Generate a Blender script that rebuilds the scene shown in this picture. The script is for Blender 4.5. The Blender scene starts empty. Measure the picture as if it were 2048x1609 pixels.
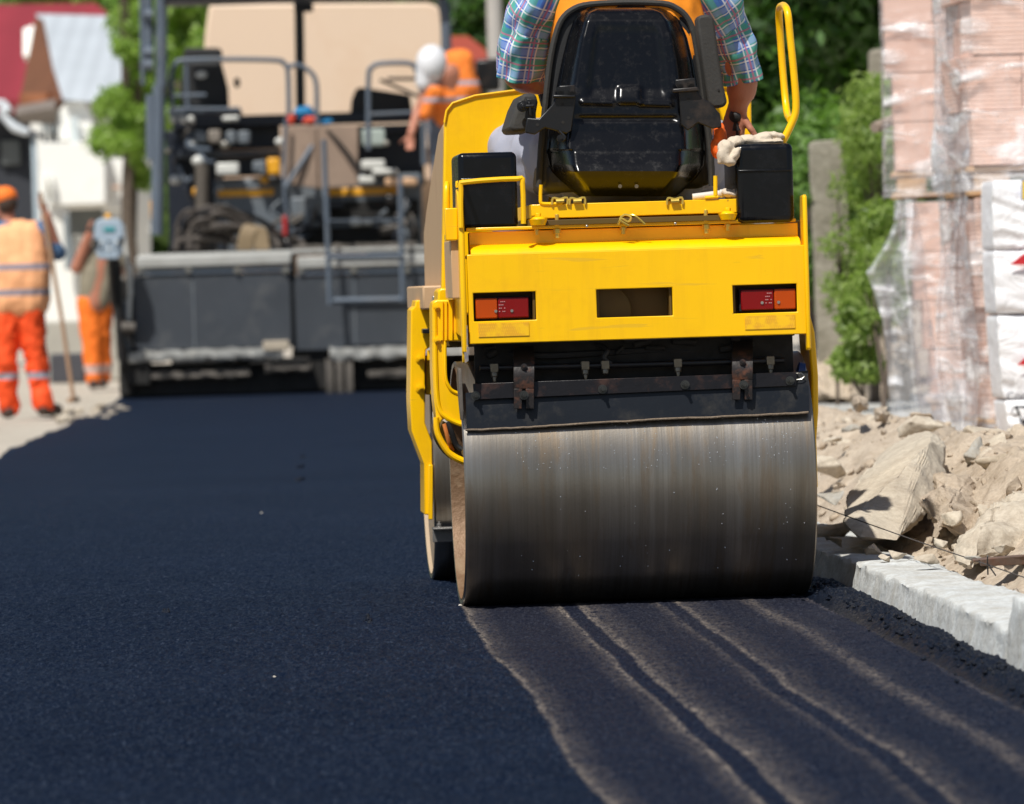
import bpy, bmesh, math, random
import numpy as np
from mathutils import Vector, Matrix, noise

random.seed(7); rng = np.random.default_rng(7)
R = math.radians
scene = bpy.context.scene
COL = scene.collection

# ------------------------------------------------------------------ camera
CAM_H, FPX, PITCH, ROLL = 0.885, 11378.0, 0.01956, 0.030
_r0, _u0 = Vector((1, 0, 0)), Vector((0, math.sin(PITCH), math.cos(PITCH)))
FWD = Vector((0, math.cos(PITCH), -math.sin(PITCH)))
RGT = _r0 * math.cos(ROLL) - _u0 * math.sin(ROLL)
UPV = _u0 * math.cos(ROLL) + _r0 * math.sin(ROLL)
CAM = Vector((0, 0, CAM_H))
def ray(px, py): return RGT * ((px - 1024) / FPX) + UPV * ((804.5 - py) / FPX) + FWD
def at(px, py, D):                       # point of the place at depth D along the street
    d = ray(px, py); return CAM + d * (D / d.y)
def gnd(px, py, z=0.0):
    d = ray(px, py); return CAM + d * ((z - CAM_H) / d.z)

cd = bpy.data.cameras.new('Camera'); cam = bpy.data.objects.new('Camera', cd); COL.objects.link(cam)
cd.lens = 200; cd.sensor_width = 36; cd.clip_start = 0.5; cd.clip_end = 3000
mw = Matrix.Identity(4)
for i, v in enumerate((RGT, UPV, -FWD)):
    for j in range(3): mw[j][i] = v[j]
mw.translation = CAM; cam.matrix_world = mw
cd.dof.use_dof = True; cd.dof.focus_distance = 15.5; cd.dof.aperture_fstop = 6.9
scene.camera = cam
scene.view_settings.view_transform = 'Standard'; scene.view_settings.look = 'None'
scene.view_settings.exposure = 0

# ------------------------------------------------------------------ light
EL, AZ = R(57), R(27)                    # sun behind the camera, to its left
sundir = Vector((math.sin(-AZ) * math.cos(EL), -math.cos(AZ) * math.cos(EL), math.sin(EL)))
sl = bpy.data.lights.new('Sun', 'SUN'); so = bpy.data.objects.new('Sun', sl); COL.objects.link(so)
sl.energy = 5.0; sl.angle = R(0.53); sl.color = (1.0, 0.97, 0.91)
so.rotation_euler = sundir.to_track_quat('Z', 'Y').to_euler(); so.location = (-10, -10, 20)
w = bpy.data.worlds.new('World'); scene.world = w; w.use_nodes = True
nt = w.node_tree; nt.nodes.clear()
sk = nt.nodes.new('ShaderNodeTexSky'); sk.sky_type = 'NISHITA'; sk.sun_disc = False
sk.sun_elevation = EL; sk.sun_rotation = math.atan2(sundir.x, sundir.y)
bg = nt.nodes.new('ShaderNodeBackground'); bg.inputs[1].default_value = 0.072
wo = nt.nodes.new('ShaderNodeOutputWorld')
nt.links.new(sk.outputs[0], bg.inputs[0]); nt.links.new(bg.outputs[0], wo.inputs[0])

# ------------------------------------------------------------------ materials
def newmat(name):
    m = bpy.data.materials.new(name); m.use_nodes = True; m.node_tree.nodes.clear()
    t = m.node_tree; o = t.nodes.new('ShaderNodeOutputMaterial'); p = t.nodes.new('ShaderNodeBsdfPrincipled')
    t.links.new(p.outputs[0], o.inputs[0]); return m, t, p, o
def N(t, kind, **kw):
    n = t.nodes.new('ShaderNode' + kind)
    for k, v in kw.items():
        if k in n.inputs: n.inputs[k].default_value = v
        else: setattr(n, k, v)
    return n
def rgb(c, s=1.0): return (min(c[0]*s, 1), min(c[1]*s, 1), min(c[2]*s, 1), 1)
def coord(t, scale=(1, 1, 1), which='Object', loc=(0, 0, 0), rot=(0, 0, 0)):
    tc = N(t, 'TexCoord'); mp = N(t, 'Mapping'); mp.inputs['Scale'].default_value = scale
    mp.inputs['Location'].default_value = loc; mp.inputs['Rotation'].default_value = rot
    t.links.new(tc.outputs[which], mp.inputs[0]); return mp.outputs[0]
def nz(t, vec, scale=5, detail=4, rough=.55, dist=0):
    n = N(t, 'TexNoise', Scale=scale, Detail=detail, Roughness=rough, Distortion=dist)
    t.links.new(vec, n.inputs['Vector']); return n.outputs[0]
def ramp(t, fac, stops, interp='LINEAR'):
    r = N(t, 'ValToRGB'); cr = r.color_ramp; cr.interpolation = interp
    while len(cr.elements) < len(stops): cr.elements.new(0.5)
    for e, (p, c) in zip(cr.elements, stops):
        e.position = p; e.color = (c, c, c, 1) if isinstance(c, (int, float)) else (*c[:3], 1)
    t.links.new(fac, r.inputs[0]); return r.outputs[0]
def mix(t, fac, a, b, blend='MIX'):
    m = N(t, 'MixRGB', blend_type=blend)
    for s, v in ((m.inputs[0], fac), (m.inputs[1], a), (m.inputs[2], b)):
        if isinstance(v, (int, float)): s.default_value = v if s.type == 'VALUE' else (v, v, v, 1)
        elif isinstance(v, tuple): s.default_value = (*v[:3], 1)
        else: t.links.new(v, s)
    return m.outputs[0]
def math_(t, op, a, b=None, c=None, clamp=False):
    m = N(t, 'Math', operation=op, use_clamp=clamp)
    for s, v in zip(m.inputs, (a, b, c)):
        if v is None: continue
        if isinstance(v, (int, float)): s.default_value = v
        else: t.links.new(v, s)
    return m.outputs[0]
def bump(t, p, h, strength=.3, dist=.01):
    b = N(t, 'Bump', Strength=strength, Distance=dist); t.links.new(h, b.inputs['Height'])
    t.links.new(b.outputs[0], p.inputs['Normal'])
MAT = {}
def M(name, col, rough=.5, metal=0, var=.15, vs=4, bp=0, bs=60, bd=.004, coat=0, dirt=None, da=.5, ds=3, spec=.5, which='Object', sc=(1, 1, 1)):
    """painted / plain surface with tone variation, dirt patches, uneven gloss and a fine bump"""
    if name in MAT: return MAT[name]
    m, t, p, o = newmat(name); v = coord(t, sc, which)
    c = mix(t, nz(t, v, vs, 5), rgb(col, 1 - var), rgb(col, 1 + var))
    if dirt:
        f = ramp(t, nz(t, v, ds, 8, .7), [(.52, 0), (.72, 1)])
        f = math_(t, 'MULTIPLY', f, da); c = mix(t, f, c, rgb(dirt))
        rr = math_(t, 'MULTIPLY_ADD', f, .35, rough, clamp=True)
    else:
        rr = math_(t, 'MULTIPLY_ADD', nz(t, v, vs * 2.3, 4), rough * .5, rough * .75)
    t.links.new(c, p.inputs['Base Color']); t.links.new(rr, p.inputs['Roughness'])
    p.inputs['Metallic'].default_value = metal; p.inputs['Coat Weight'].default_value = coat
    p.inputs['Coat Roughness'].default_value = .12; p.inputs['Specular IOR Level'].default_value = spec
    if bp: bump(t, p, nz(t, v, bs, 4), bp, bd)
    MAT[name] = m; return m

# ------------------------------------------------------------------ mesh building
class MB:
    def __init__(s): s.v = []; s.f = []; s.uv = None
    def add(s, vs, fs):
        o = len(s.v); s.v += [tuple(q) for q in vs]; s.f += [tuple(i + o for i in f) for f in fs]; return s
    def box(s, x0, x1, y0, y1, z0, z1, M4=None):
        vs = [Vector((x, y, z)) for x in (x0, x1) for y in (y0, y1) for z in (z0, z1)]
        if M4: vs = [M4 @ q for q in vs]
        return s.add(vs, [(0, 1, 3, 2), (4, 6, 7, 5), (0, 4, 5, 1), (2, 3, 7, 6), (0, 2, 6, 4), (1, 5, 7, 3)])
    def prism(s, poly, a0, a1, axis='y'):
        """poly: 2D points in the plane across `axis`, extruded from a0 to a1"""
        def P(q, a): return {'y': (q[0], a, q[1]), 'x': (a, q[0], q[1]), 'z': (q[0], q[1], a)}[axis]
        n = len(poly); vs = [P(q, a0) for q in poly] + [P(q, a1) for q in poly]
        fs = [tuple(range(n))[::-1], tuple(range(n, 2 * n))] + [(i, (i + 1) % n, n + (i + 1) % n, n + i) for i in range(n)]
        return s.add(vs, fs)
    def cyl(s, a, b, r, r2=None, n=16):
        a, b = Vector(a), Vector(b); r2 = r if r2 is None else r2
        q = (b - a).to_track_quat('Z', 'Y'); X, Y = q @ Vector((1, 0, 0)), q @ Vector((0, 1, 0))
        vs = []
        for c, rr in ((a, r), (b, r2)):
            vs += [c + (X * math.cos(2 * math.pi * i / n) + Y * math.sin(2 * math.pi * i / n)) * rr for i in range(n)]
        return s.add(vs, [tuple(range(n))[::-1], tuple(range(n, 2 * n))] + [(i, (i + 1) % n, n + (i + 1) % n, n + i) for i in range(n)])
    def tube(s, pts, r, n=10, smooth=0, closed=False, sx=1.0):
        pts = [Vector(p) for p in pts]; rs = list(r) if isinstance(r, (list, tuple)) else [r] * len(pts)
        if smooth:
            np_, nr = [], []
            L = len(pts)
            for i in range(L if closed else L - 1):
                p0, p1, p2, p3 = (pts[(i - 1) % L] if closed or i else pts[0]), pts[i], pts[(i + 1) % L], (pts[(i + 2) % L] if closed or i + 2 < L else pts[-1])
                for k in range(smooth):
                    u = k / smooth
                    np_.append(.5 * ((2 * p1) + (p2 - p0) * u + (2 * p0 - 5 * p1 + 4 * p2 - p3) * u * u + (3 * p1 - p0 - 3 * p2 + p3) * u ** 3))
                    nr.append(rs[i] * (1 - u) + rs[(i + 1) % L] * u)
            if not closed: np_.append(pts[-1]); nr.append(rs[-1])
            pts, rs = np_, nr
        L = len(pts); vs = []; up = None
        for i, p in enumerate(pts):
            if closed: d = pts[(i + 1) % L] - pts[i - 1]
            else: d = pts[min(i + 1, L - 1)] - pts[max(i - 1, 0)]
            d.normalize()
            if up is None: up = Vector((0, 0, 1)) if abs(d.z) < .9 else Vector((0, 1, 0))
            X = d.cross(up).normalized(); up = X.cross(d).normalized()
            vs += [p + (X * math.cos(2 * math.pi * k / n) * sx + up * math.sin(2 * math.pi * k / n)) * rs[i] for k in range(n)]
        fs = []
        for i in range(L if closed else L - 1):
            j = (i + 1) % L
            for k in range(n): fs.append((i * n + k, i * n + (k + 1) % n, j * n + (k + 1) % n, j * n + k))
        if not closed: fs += [tuple(range(n))[::-1], tuple(range((L - 1) * n, L * n))]
        return s.add(vs, fs)
    def bolt(s, c, d=(0, -1, 0), r=.009, l=.012):
        c, d = Vector(c), Vector(d).normalized()
        s.cyl(c, c + d * .003, r * 1.5, n=14); s.cyl(c + d * .003, c + d * l, r, n=6)
        return s.cyl(c + d * l, c + d * (l + r * .7), r * .5, n=8)
    def ell(s, c, rx, ry, rz, n=14, m=8, rough=0, seed=0, M4=None):
        c = Vector(c); vs = []
        for j in range(1, m):
            ph = math.pi * j / m
            for i in range(n):
                th = 2 * math.pi * i / n
                q = Vector((math.sin(ph) * math.cos(th), math.sin(ph) * math.sin(th), math.cos(ph)))
                k = 1 + rough * noise.noise(q * 2.1 + Vector((seed, seed * .7, 3))) * 1.6
                q = Vector((q.x * rx * k, q.y * ry * k, q.z * rz * k))
                vs.append(c + (M4 @ q if M4 else q))
        t = Vector((0, 0, rz)); vs += [c + (M4 @ t if M4 else t), c - (M4 @ t if M4 else t)]; T = len(vs) - 2
        fs = [(j * n + i, (j + 1) * n + i, (j + 1) * n + (i + 1) % n, j * n + (i + 1) % n) for j in range(m - 2) for i in range(n)]
        fs += [(T, i, (i + 1) % n) for i in range(n)] + [(T + 1, (m - 2) * n + (i + 1) % n, (m - 2) * n + i) for i in range(n)]
        return s.add(vs, fs)
    def obj(s, name, mat, parent=None, bevel=0, smooth=35, seg=2, fix=True):
        me = bpy.data.meshes.new(name); me.from_pydata(s.v, [], s.f)
        if fix:
            bm = bmesh.new(); bm.from_mesh(me); bmesh.ops.recalc_face_normals(bm, faces=bm.faces); bm.to_mesh(me); bm.free()
        if s.uv is not None:
            uv = me.uv_layers.new(name='UVMap')
            for lp in me.loops: uv.data[lp.index].uv = s.uv[lp.vertex_index]
        return link(name, me, mat, parent, bevel, smooth, seg)
def link(name, me, mat, parent=None, bevel=0, smooth=35, seg=2):
    me.name = name
    o = bpy.data.objects.new(name, me); COL.objects.link(o)
    if mat: me.materials.append(mat)
    if smooth: me.shade_smooth() if hasattr(me, 'shade_smooth') else None; me.set_sharp_from_angle(angle=R(smooth))
    if bevel:
        b = o.modifiers.new('Bevel', 'BEVEL'); b.width = bevel; b.segments = seg; b.limit_method = 'ANGLE'; b.angle_limit = R(40)
    if parent: o.parent = parent
    return o
def tag(o, label=None, cat=None, group=None, kind=None):
    if label: o['label'] = label
    if cat: o['category'] = cat
    if group: o['group'] = group
    if kind: o['kind'] = kind
    return o
def thing(name, label, cat, loc=(0, 0, 0), rz=0, group=None):
    o = bpy.data.objects.new(name, None); COL.objects.link(o); o.location = loc; o.rotation_euler = (0, 0, rz)
    o.empty_display_size = .2
    return tag(o, label, cat, group)
def clone(o, parent=None):
    c = o.copy(); COL.objects.link(c)
    if parent: c.parent = parent
    for ch in [q for q in bpy.data.objects if q.parent == o]: clone(ch, c)
    return c

class Frame:
    """local axes of one machine: x across, y ahead, z up"""
    def __init__(s, loc, yaw):
        s.m = Matrix.Translation(Vector(loc)) @ Matrix.Rotation(yaw, 4, 'Z'); s.i = s.m.inverted(); s.loc = loc; s.yaw = yaw
    def L(s, px, py, yl):
        o = s.i @ CAM; d = s.i.to_3x3() @ ray(px, py); k = (yl - o.y) / d.y; return o + d * k
    def rect(s, x0, y0, x1, y1, yl):
        ym, xm = (y0 + y1) / 2, (x0 + x1) / 2
        return s.L(x0, ym, yl).x, s.L(x1, ym, yl).x, s.L(xm, y1, yl).z, s.L(xm, y0, yl).z
    def pb(s, B, x0, y0, x1, y1, yl, th):
        a, b, c, d = s.rect(x0, y0, x1, y1, yl); B.box(a, b, yl, yl + th, c, d); return B
    def poly(s, pts, yl): return [(q.x, q.z) for q in (s.L(x, y, yl) for x, y in pts)]

def plate(B, xs, zs, holes, y0, y1):
    """flat plate over the grid xs,zs with some cells cut out: real openings"""
    nx, nzv = len(xs) - 1, len(zs) - 1; idx = {}
    def V(i, k, y):
        key = (i, k, y)
        if key not in idx: idx[key] = len(B.v); B.v.append((xs[i], y, zs[k]))
        return idx[key]
    solid = lambda i, k: 0 <= i < nx and 0 <= k < nzv and (i, k) not in holes
    for i in range(nx):
        for k in range(nzv):
            if not solid(i, k): continue
            for y in (y0, y1): B.f.append((V(i, k, y), V(i + 1, k, y), V(i + 1, k + 1, y), V(i, k + 1, y)))
            for (di, dk, a, b) in ((-1, 0, (i, k), (i, k + 1)), (1, 0, (i + 1, k), (i + 1, k + 1)), (0, -1, (i, k), (i + 1, k)), (0, 1, (i, k + 1), (i + 1, k + 1))):
                if not solid(i + di, k + dk): B.f.append((V(*a, y0), V(*b, y0), V(*b, y1), V(*a, y1)))
    return B

# rounded bodies: closed capsules and ellipsoids fused into one continuous skin
class Body:
    def __init__(s): s.b = MB()
    def cap(s, a, b, ra, rb=None, n=14):
        a, b = Vector(a), Vector(b); rb = ra if rb is None else rb; d = (b - a)
        if d.length < 1e-5: s.b.ell(a, ra, ra, ra, n, 8); return s
        d.normalize(); pts = []; rs = []
        for k in range(5): t = math.pi / 2 * k / 4; pts.append(a - d * ra * math.cos(t) * .999); rs.append(max(ra * math.sin(t), 1e-3))
        for k in range(5): t = math.pi / 2 * k / 4; pts.append(b + d * rb * math.sin(t) * .999); rs.append(max(rb * math.cos(t), 1e-3))
        s.b.tube(pts, rs, n); return s
    def chain(s, pts, rs):
        for i in range(len(pts) - 1): s.cap(pts[i], pts[i + 1], rs[i], rs[i + 1])
        return s
    def ell(s, c, rx, ry, rz, M4=None): s.b.ell(c, rx, ry, rz, 18, 12, M4=M4); return s
    def done(s, name, mat, parent=None, voxel=.012, sm=4, wr=0, wf=9, seed=0):
        me = bpy.data.meshes.new('tmp'); me.from_pydata(s.b.v, [], s.b.f)
        bm = bmesh.new(); bm.from_mesh(me); bmesh.ops.recalc_face_normals(bm, faces=bm.faces); bm.to_mesh(me); bm.free()
        o = bpy.data.objects.new('tmp', me); COL.objects.link(o)
        r = o.modifiers.new('r', 'REMESH'); r.mode = 'VOXEL'; r.voxel_size = voxel
        if sm: q = o.modifiers.new('s', 'SMOOTH'); q.iterations = sm; q.factor = .5
        dg = bpy.context.evaluated_depsgraph_get(); dg.update()
        nm = bpy.data.meshes.new_from_object(o.evaluated_get(dg)); bpy.data.objects.remove(o); bpy.data.meshes.remove(me)
        if wr:
            ns = [v.normal.copy() for v in nm.vertices]
            for v, nn in zip(nm.vertices, ns):
                p = v.co; q = Vector((p.x * wf, p.y * wf, p.z * wf * .8)) + Vector((seed, 0, seed))
                k = noise.fractal(q, 1.0, 2.0, 3) ; k2 = 1 - abs(noise.noise(q * 1.9)) * 2
                v.co = p + nn * wr * (k + .6 * k2)
        nm.materials.clear()
        return link(name, nm, mat, parent, 0, 180)
def hand(Bd, wrist, dirv, palmn, s=1.0, curl=.6, flip=1):
    """palm plus five separate bent fingers; dirv towards the fingertips, palmn out of the palm"""
    d = Vector(dirv).normalized(); n = Vector(palmn); n = (n - d * n.dot(d)).normalized(); sdv = d.cross(n) * flip; w_ = Vector(wrist)
    for k in (-1, -.33, .33, 1): Bd.cap(w_ + sdv * k * .018 * s, w_ + d * .085 * s + sdv * k * .030 * s, .014 * s, .012 * s, 8)
    for k, L in ((-1, .062), (-.33, .076), (.33, .082), (1, .074)):
        p = w_ + d * .09 * s + sdv * k * .031 * s; dd = d.copy()
        for j, f in enumerate((.45, .32, .23)):
            dd = (dd + n * curl * (.5 + .35 * j)).normalized(); q = p + dd * L * f * s
            Bd.cap(p, q, (.0092 - .0008 * j) * s, (.0086 - .0008 * j) * s, 8); p = q
    p = w_ + d * .03 * s + sdv * .026 * s; dd = (d * .6 + sdv * .8).normalized()
    for j, L in enumerate((.04, .032, .025)):
        q = p + dd * L * s; Bd.cap(p, q, (.012 - .001 * j) * s, (.0105 - .001 * j) * s, 8); p = q; dd = (dd + n * .4 + d * .35).normalized()
def head(Bd, c, face, s=1.0):
    """skull, jaw, nose, brows, lips and ears; c = centre of the head, face = where it looks"""
    c = Vector(c); f = Vector(face).normalized(); sd = f.cross(Vector((0, 0, 1))).normalized(); u = sd.cross(f)
    M4 = Matrix((sd, f, u)).transposed()
    Bd.ell(c + u * .03 * s - f * .01 * s, .074 * s, .094 * s, .088 * s, M4=M4); Bd.ell(c - u * .045 * s + f * .022 * s, .055 * s, .066 * s, .062 * s, M4=M4)
    Bd.cap(c + f * .088 * s + u * .012 * s, c + f * .103 * s - u * .02 * s, .008 * s, .014 * s)
    Bd.cap(c + f * .078 * s - u * .052 * s - sd * .018 * s, c + f * .078 * s - u * .052 * s + sd * .018 * s, .010 * s)
    for k in (-1, 1):
        Bd.cap(c + f * .078 * s + u * .028 * s + sd * k * .014 * s, c + f * .070 * s + u * .026 * s + sd * k * .045 * s, .010 * s)
        Bd.ell(c + sd * k * .078 * s - f * .005 * s, .010 * s, .02 * s, .032 * s, M4=M4)
        Bd.ell(c + f * .074 * s + u * .006 * s + sd * k * .03 * s, .012 * s, .012 * s, .009 * s, M4=M4)

# leaves: many small folded faces through clumps
def leaves(name, mat, parent, clumps, n, size, seed=0, up=.4, hang=0, aspect=.5):
    g = np.random.default_rng(seed); C = np.array([c[:3] for c in clumps], float); RR = np.array([c[3:6] if len(c) > 4 else (c[3],) * 3 for c in clumps], float)
    wgt = (RR[:, 0] * RR[:, 1] * RR[:, 2]) ** (2 / 3); wgt /= wgt.sum()
    k = g.choice(len(C), n, p=wgt); u = g.normal(size=(n, 3)); u /= np.linalg.norm(u, axis=1)[:, None]
    rad = g.uniform(.45, 1.05, n) ** .6 * (1 + .18 * g.normal(size=n)); pos = C[k] + u * rad[:, None] * RR[k]
    nrm = u + g.normal(size=(n, 3)) * .7; nrm[:, 2] += up; nrm /= np.linalg.norm(nrm, axis=1)[:, None]
    t = g.normal(size=(n, 3)); t[:, 2] -= hang; t -= nrm * (t * nrm).sum(1)[:, None]; t /= np.linalg.norm(t, axis=1)[:, None]
    b = np.cross(nrm, t); s = size * g.uniform(.6, 1.3, n)[:, None]
    a0 = pos - t * s; a2 = pos + t * s; fold = nrm * s * .18
    V = np.stack([a0, pos + b * s * aspect + fold - t * s * .15, a2, pos - b * s * aspect + fold - t * s * .15], 1).reshape(-1, 3)
    me = bpy.data.meshes.new(name); me.vertices.add(4 * n); me.vertices.foreach_set('co', V.ravel())
    me.loops.add(4 * n); me.loops.foreach_set('vertex_index', np.arange(4 * n, dtype=np.int32)); me.polygons.add(n)
    me.polygons.foreach_set('loop_start', np.arange(0, 4 * n, 4, dtype=np.int32)); me.update(calc_edges=True)
    return link(name, me, mat, parent, smooth=0)
def leafmat(name, dark, light, rough=.45, trans=.35):
    m, t, p, o = newmat(name); g = N(t, 'NewGeometry')
    c = ramp(t, g.outputs['Random Per Island'], [(0, dark), (.6, tuple((a + b) / 2 for a, b in zip(dark, light))), (1, light)])
    c = mix(t, ramp(t, nz(t, coord(t), 1.3, 3), [(.35, 0), (.7, 1)]), c, mix(t, .5, c, light), 'MIX')
    t.links.new(c, p.inputs['Base Color']); p.inputs['Roughness'].default_value = rough
    tr = N(t, 'BsdfTranslucent'); t.links.new(mix(t, .6, c, (light[0] * 1.3, light[1] * 1.6, light[2] * .6)), tr.inputs[0])
    mx = N(t, 'MixShader'); mx.inputs[0].default_value = trans
    t.links.new(p.outputs[0], mx.inputs[1]); t.links.new(tr.outputs[0], mx.inputs[2]); t.links.new(mx.outputs[0], o.inputs[0]); return m
# ================================================================== ROAD ROLLER
YEL = M('yellow_paint', (1.0, .55, .0), .34, var=.04, vs=3, bp=.05, bs=90, bd=.002, coat=.12, spec=.35, dirt=(.80, .38, .002), da=.4, ds=6)
def weather(m):
    t = m.node_tree; p = [n for n in t.nodes if n.type == 'BSDF_PRINCIPLED'][0]; src = p.inputs['Base Color'].links[0].from_socket; v = coord(t)
    vo = N(t, 'TexVoronoi', Scale=42.0); t.links.new(v, vo.inputs['Vector']); spot = math_(t, 'MULTIPLY', ramp(t, vo.outputs['Distance'], [(0, 1), (.10, 1), (.16, 0)]), ramp(t, vo.outputs['Color'], [(.90, 0), (.93, 1)]))
    st_ = nz(t, coord(t, (16, 16, 1.1)), 1, 6, .7, .3); film = math_(t, 'MULTIPLY', ramp(t, st_, [(.50, 0), (.72, 1)]), ramp(t, nz(t, v, 2.6, 4), [(.4, .12), (.65, .55)]))
    sc_ = nz(t, coord(t, (3, 3, 60), rot=(.2, .5, 0)), 1, 3, .6, .6); scr = ramp(t, sc_, [(.665, 0), (.69, .5)])
    c = mix(t, film, src, (.72, .36, .012)); c = mix(t, math_(t, 'MULTIPLY', spot, .6), c, (.25, .13, .02)); c = mix(t, scr, c, (.70, .42, .03)); t.links.new(c, p.inputs['Base Color'])
    bump(t, p, nz(t, v, 5, 2), .12, .02)
weather(YEL)
YELD = M('yellow_paint_shaded', (.11, .062, .004), .6, var=.25, dirt=(.10, .06, .03), da=.8, ds=7)  # yellow paint darkened, so the shade of recesses sits in its colour
TAN = M('tan_panel', (.52, .34, .19), .55, var=.05, vs=2, dirt=(.40, .26, .16), da=.35, ds=4)
BLKP = M('black_plastic', (.010, .010, .011), .3, var=.3, coat=.0, spec=.22, dirt=(.022, .02, .017), da=.5, ds=24, bp=.08, bs=40)
BLKT = M('black_tank', (.003, .0035, .005), .2, var=.3, coat=.0, spec=.3, dirt=(.012, .012, .013), da=.5, ds=16, bp=.1, bs=25)
BLKM = M('black_metal', (.008, .008, .009), .38, .0, spec=.4, var=.4, dirt=(.07, .045, .03), da=.5, ds=11, bp=.15, bs=60)
RUST = M('rusty_steel', (.016, .012, .011), .45, .2, var=.5, vs=16, dirt=(.17, .055, .022), da=.9, ds=16, bp=.3, bs=60)
RUBBER = M('black_rubber', (.014, .014, .015), .6, var=.3, bp=.2, bs=120)
PAD = M('worn_grey_pad', (.030, .028, .025), .75, var=.2, bp=.25, bs=120, dirt=(.09, .085, .075), da=.4, ds=9)
STEEL = M('zinc_steel', (.45, .43, .38), .35, .9, var=.25, vs=30)
BOLTY = M('zinc_yellow', (.70, .50, .10), .35, .6, var=.25, vs=30)
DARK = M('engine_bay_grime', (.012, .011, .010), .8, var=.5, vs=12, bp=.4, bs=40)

def drum_material():
    m, t, p, o = newmat('drum_steel')
    a = nz(t, coord(t, (5, .8, .8)), 1, 4, .6, .4); b = nz(t, coord(t, (70, 1.2, 1.2)), 1, 5, .65, .15)
    d = nz(t, coord(t, (1, 1, 1)), 38, 6, .75); e = nz(t, coord(t, (18, 2.2, 2.2)), 1, 6, .7, .6)
    c = mix(t, ramp(t, a, [(.3, 0), (.7, 1)]), (.21, .18, .14), (.38, .35, .31))
    c = mix(t, ramp(t, b, [(.38, 0), (.66, .5)]), c, (.16, .13, .095))
    c = mix(t, ramp(t, e, [(.52, 0), (.66, .6)]), c, (.22, .155, .095))
    c = mix(t, ramp(t, d, [(.60, 0), (.75, .35)]), c, (.12, .10, .08))
    t.links.new(c, p.inputs['Base Color']); p.inputs['Metallic'].default_value = .86
    r = math_(t, 'MULTIPLY_ADD', b, .10, .30); r = math_(t, 'MULTIPLY_ADD', ramp(t, e, [(.5, 0), (.7, 1)]), .08, r)
    t.links.new(r, p.inputs['Roughness'])
    h = math_(t, 'ADD', math_(t, 'MULTIPLY', b, .7), math_(t, 'MULTIPLY', d, .5)); bump(t, p, h, .35, .0015); return m
DRUM = drum_material()
DFACE = M('drum_side_steel', (.20, .115, .060), .55, .25, var=.35, vs=8, bp=.7, bs=70, bd=.003, dirt=(.33, .24, .15), da=.8, ds=9)
DTAN = M('dusty_drum_side', (.40, .30, .20), .75, .05, var=.2, vs=8, bp=.5, bs=50, dirt=(.30, .21, .13), da=.6, ds=7)
def lens(name, col):
    m, t, p, o = newmat(name); v = coord(t, (1, 1, 1))
    ck = N(t, 'TexChecker', Scale=260.0); t.links.new(v, ck.inputs[0])
    c = mix(t, ck.outputs[1], rgb(col, .75), rgb(col)); t.links.new(c, p.inputs['Base Color'])
    p.inputs['Roughness'].default_value = .15; p.inputs['Specular IOR Level'].default_value = .35
    bump(t, p, ck.outputs[1], .25, .001); return m
LRED, LORA = lens('red_lens', (.23, .002, .004)), lens('orange_lens', (.52, .065, .001))

DR, DW, WB = .345, .982, 1.50
RF = Frame((.337, 16.12, 0), R(4.0))
roller = thing('road_roller', 'yellow tandem road roller with black seat back and wide steel drum driving away', 'road roller', RF.loc, RF.yaw)
L = RF.L

def drum(name, cx, cy, parent, rc=.012):
    B = MB(); n = 160; prof = [(-DW / 2 + .002, DR - .016), (-DW / 2, DR - .004), (-DW / 2 + .004, DR), (DW / 2 - .004, DR), (DW / 2, DR - .004), (DW / 2 - .002, DR - .016)]
    # shell with a turned-in rim
    prof = [(-DW / 2 + .16, DR - .02), (-DW / 2 + .012, DR - .018)] + prof + [(DW / 2 - .012, DR - .018), (DW / 2 - .16, DR - .02)]
    vs = [(x, r * math.sin(2 * math.pi * i / n), r * math.cos(2 * math.pi * i / n)) for x, r in prof for i in range(n)]
    m = len(prof); fs = [(j * n + i, j * n + (i + 1) % n, (j + 1) * n + (i + 1) % n, (j + 1) * n + i) for j in range(m - 1) for i in range(n)]
    B.add(vs, fs); d = B.obj(name, DRUM, parent, 0, 30); d.location = (cx, cy, DR)
    for s in (-1, 1):
        Rr = MB(); q_ = [(s * (DW / 2 - .004), DR - .006), (s * (DW / 2 - .0005), DR - .019), (s * (DW / 2 - rc - .02), DR - .024)]
        Rr.add([(x, r * math.sin(2 * math.pi * i / n), r * math.cos(2 * math.pi * i / n)) for x, r in q_ for i in range(n)], [(j * n + i, j * n + (i + 1) % n, (j + 1) * n + (i + 1) % n, (j + 1) * n + i) for j in range(2) for i in range(n)])
        Rr.obj('drum_rim', DFACE if rc > .05 else DTAN, d, 0, 30)
    for s in (-1, 1):
        F = MB(); F.cyl((s * (DW / 2 - rc), 0, 0), (s * (DW / 2 - rc - .02), 0, 0), DR - .010, n=96)
        F.cyl((s * (DW / 2 - rc), 0, 0), (s * (DW / 2 - rc + (.03 if rc > .05 else .006)), 0, 0), .11, .10, n=32)
        for k in range(8 if rc > .05 else 0):
            a = k * math.pi / 4; F.bolt((s * (DW / 2 - rc + .028), .08 * math.cos(a), .08 * math.sin(a)), (s, 0, 0), .010)
        F.obj('drum_side', DFACE if rc > .05 else DTAN, d, .002)
    return d
rear = drum('rear_drum', -.009, 0, roller, .10)
fd = L(862, 1158, 1.5); FX = L(862, 1158, WB).x + DW / 2
front = drum('front_drum', FX, WB, roller)

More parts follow.
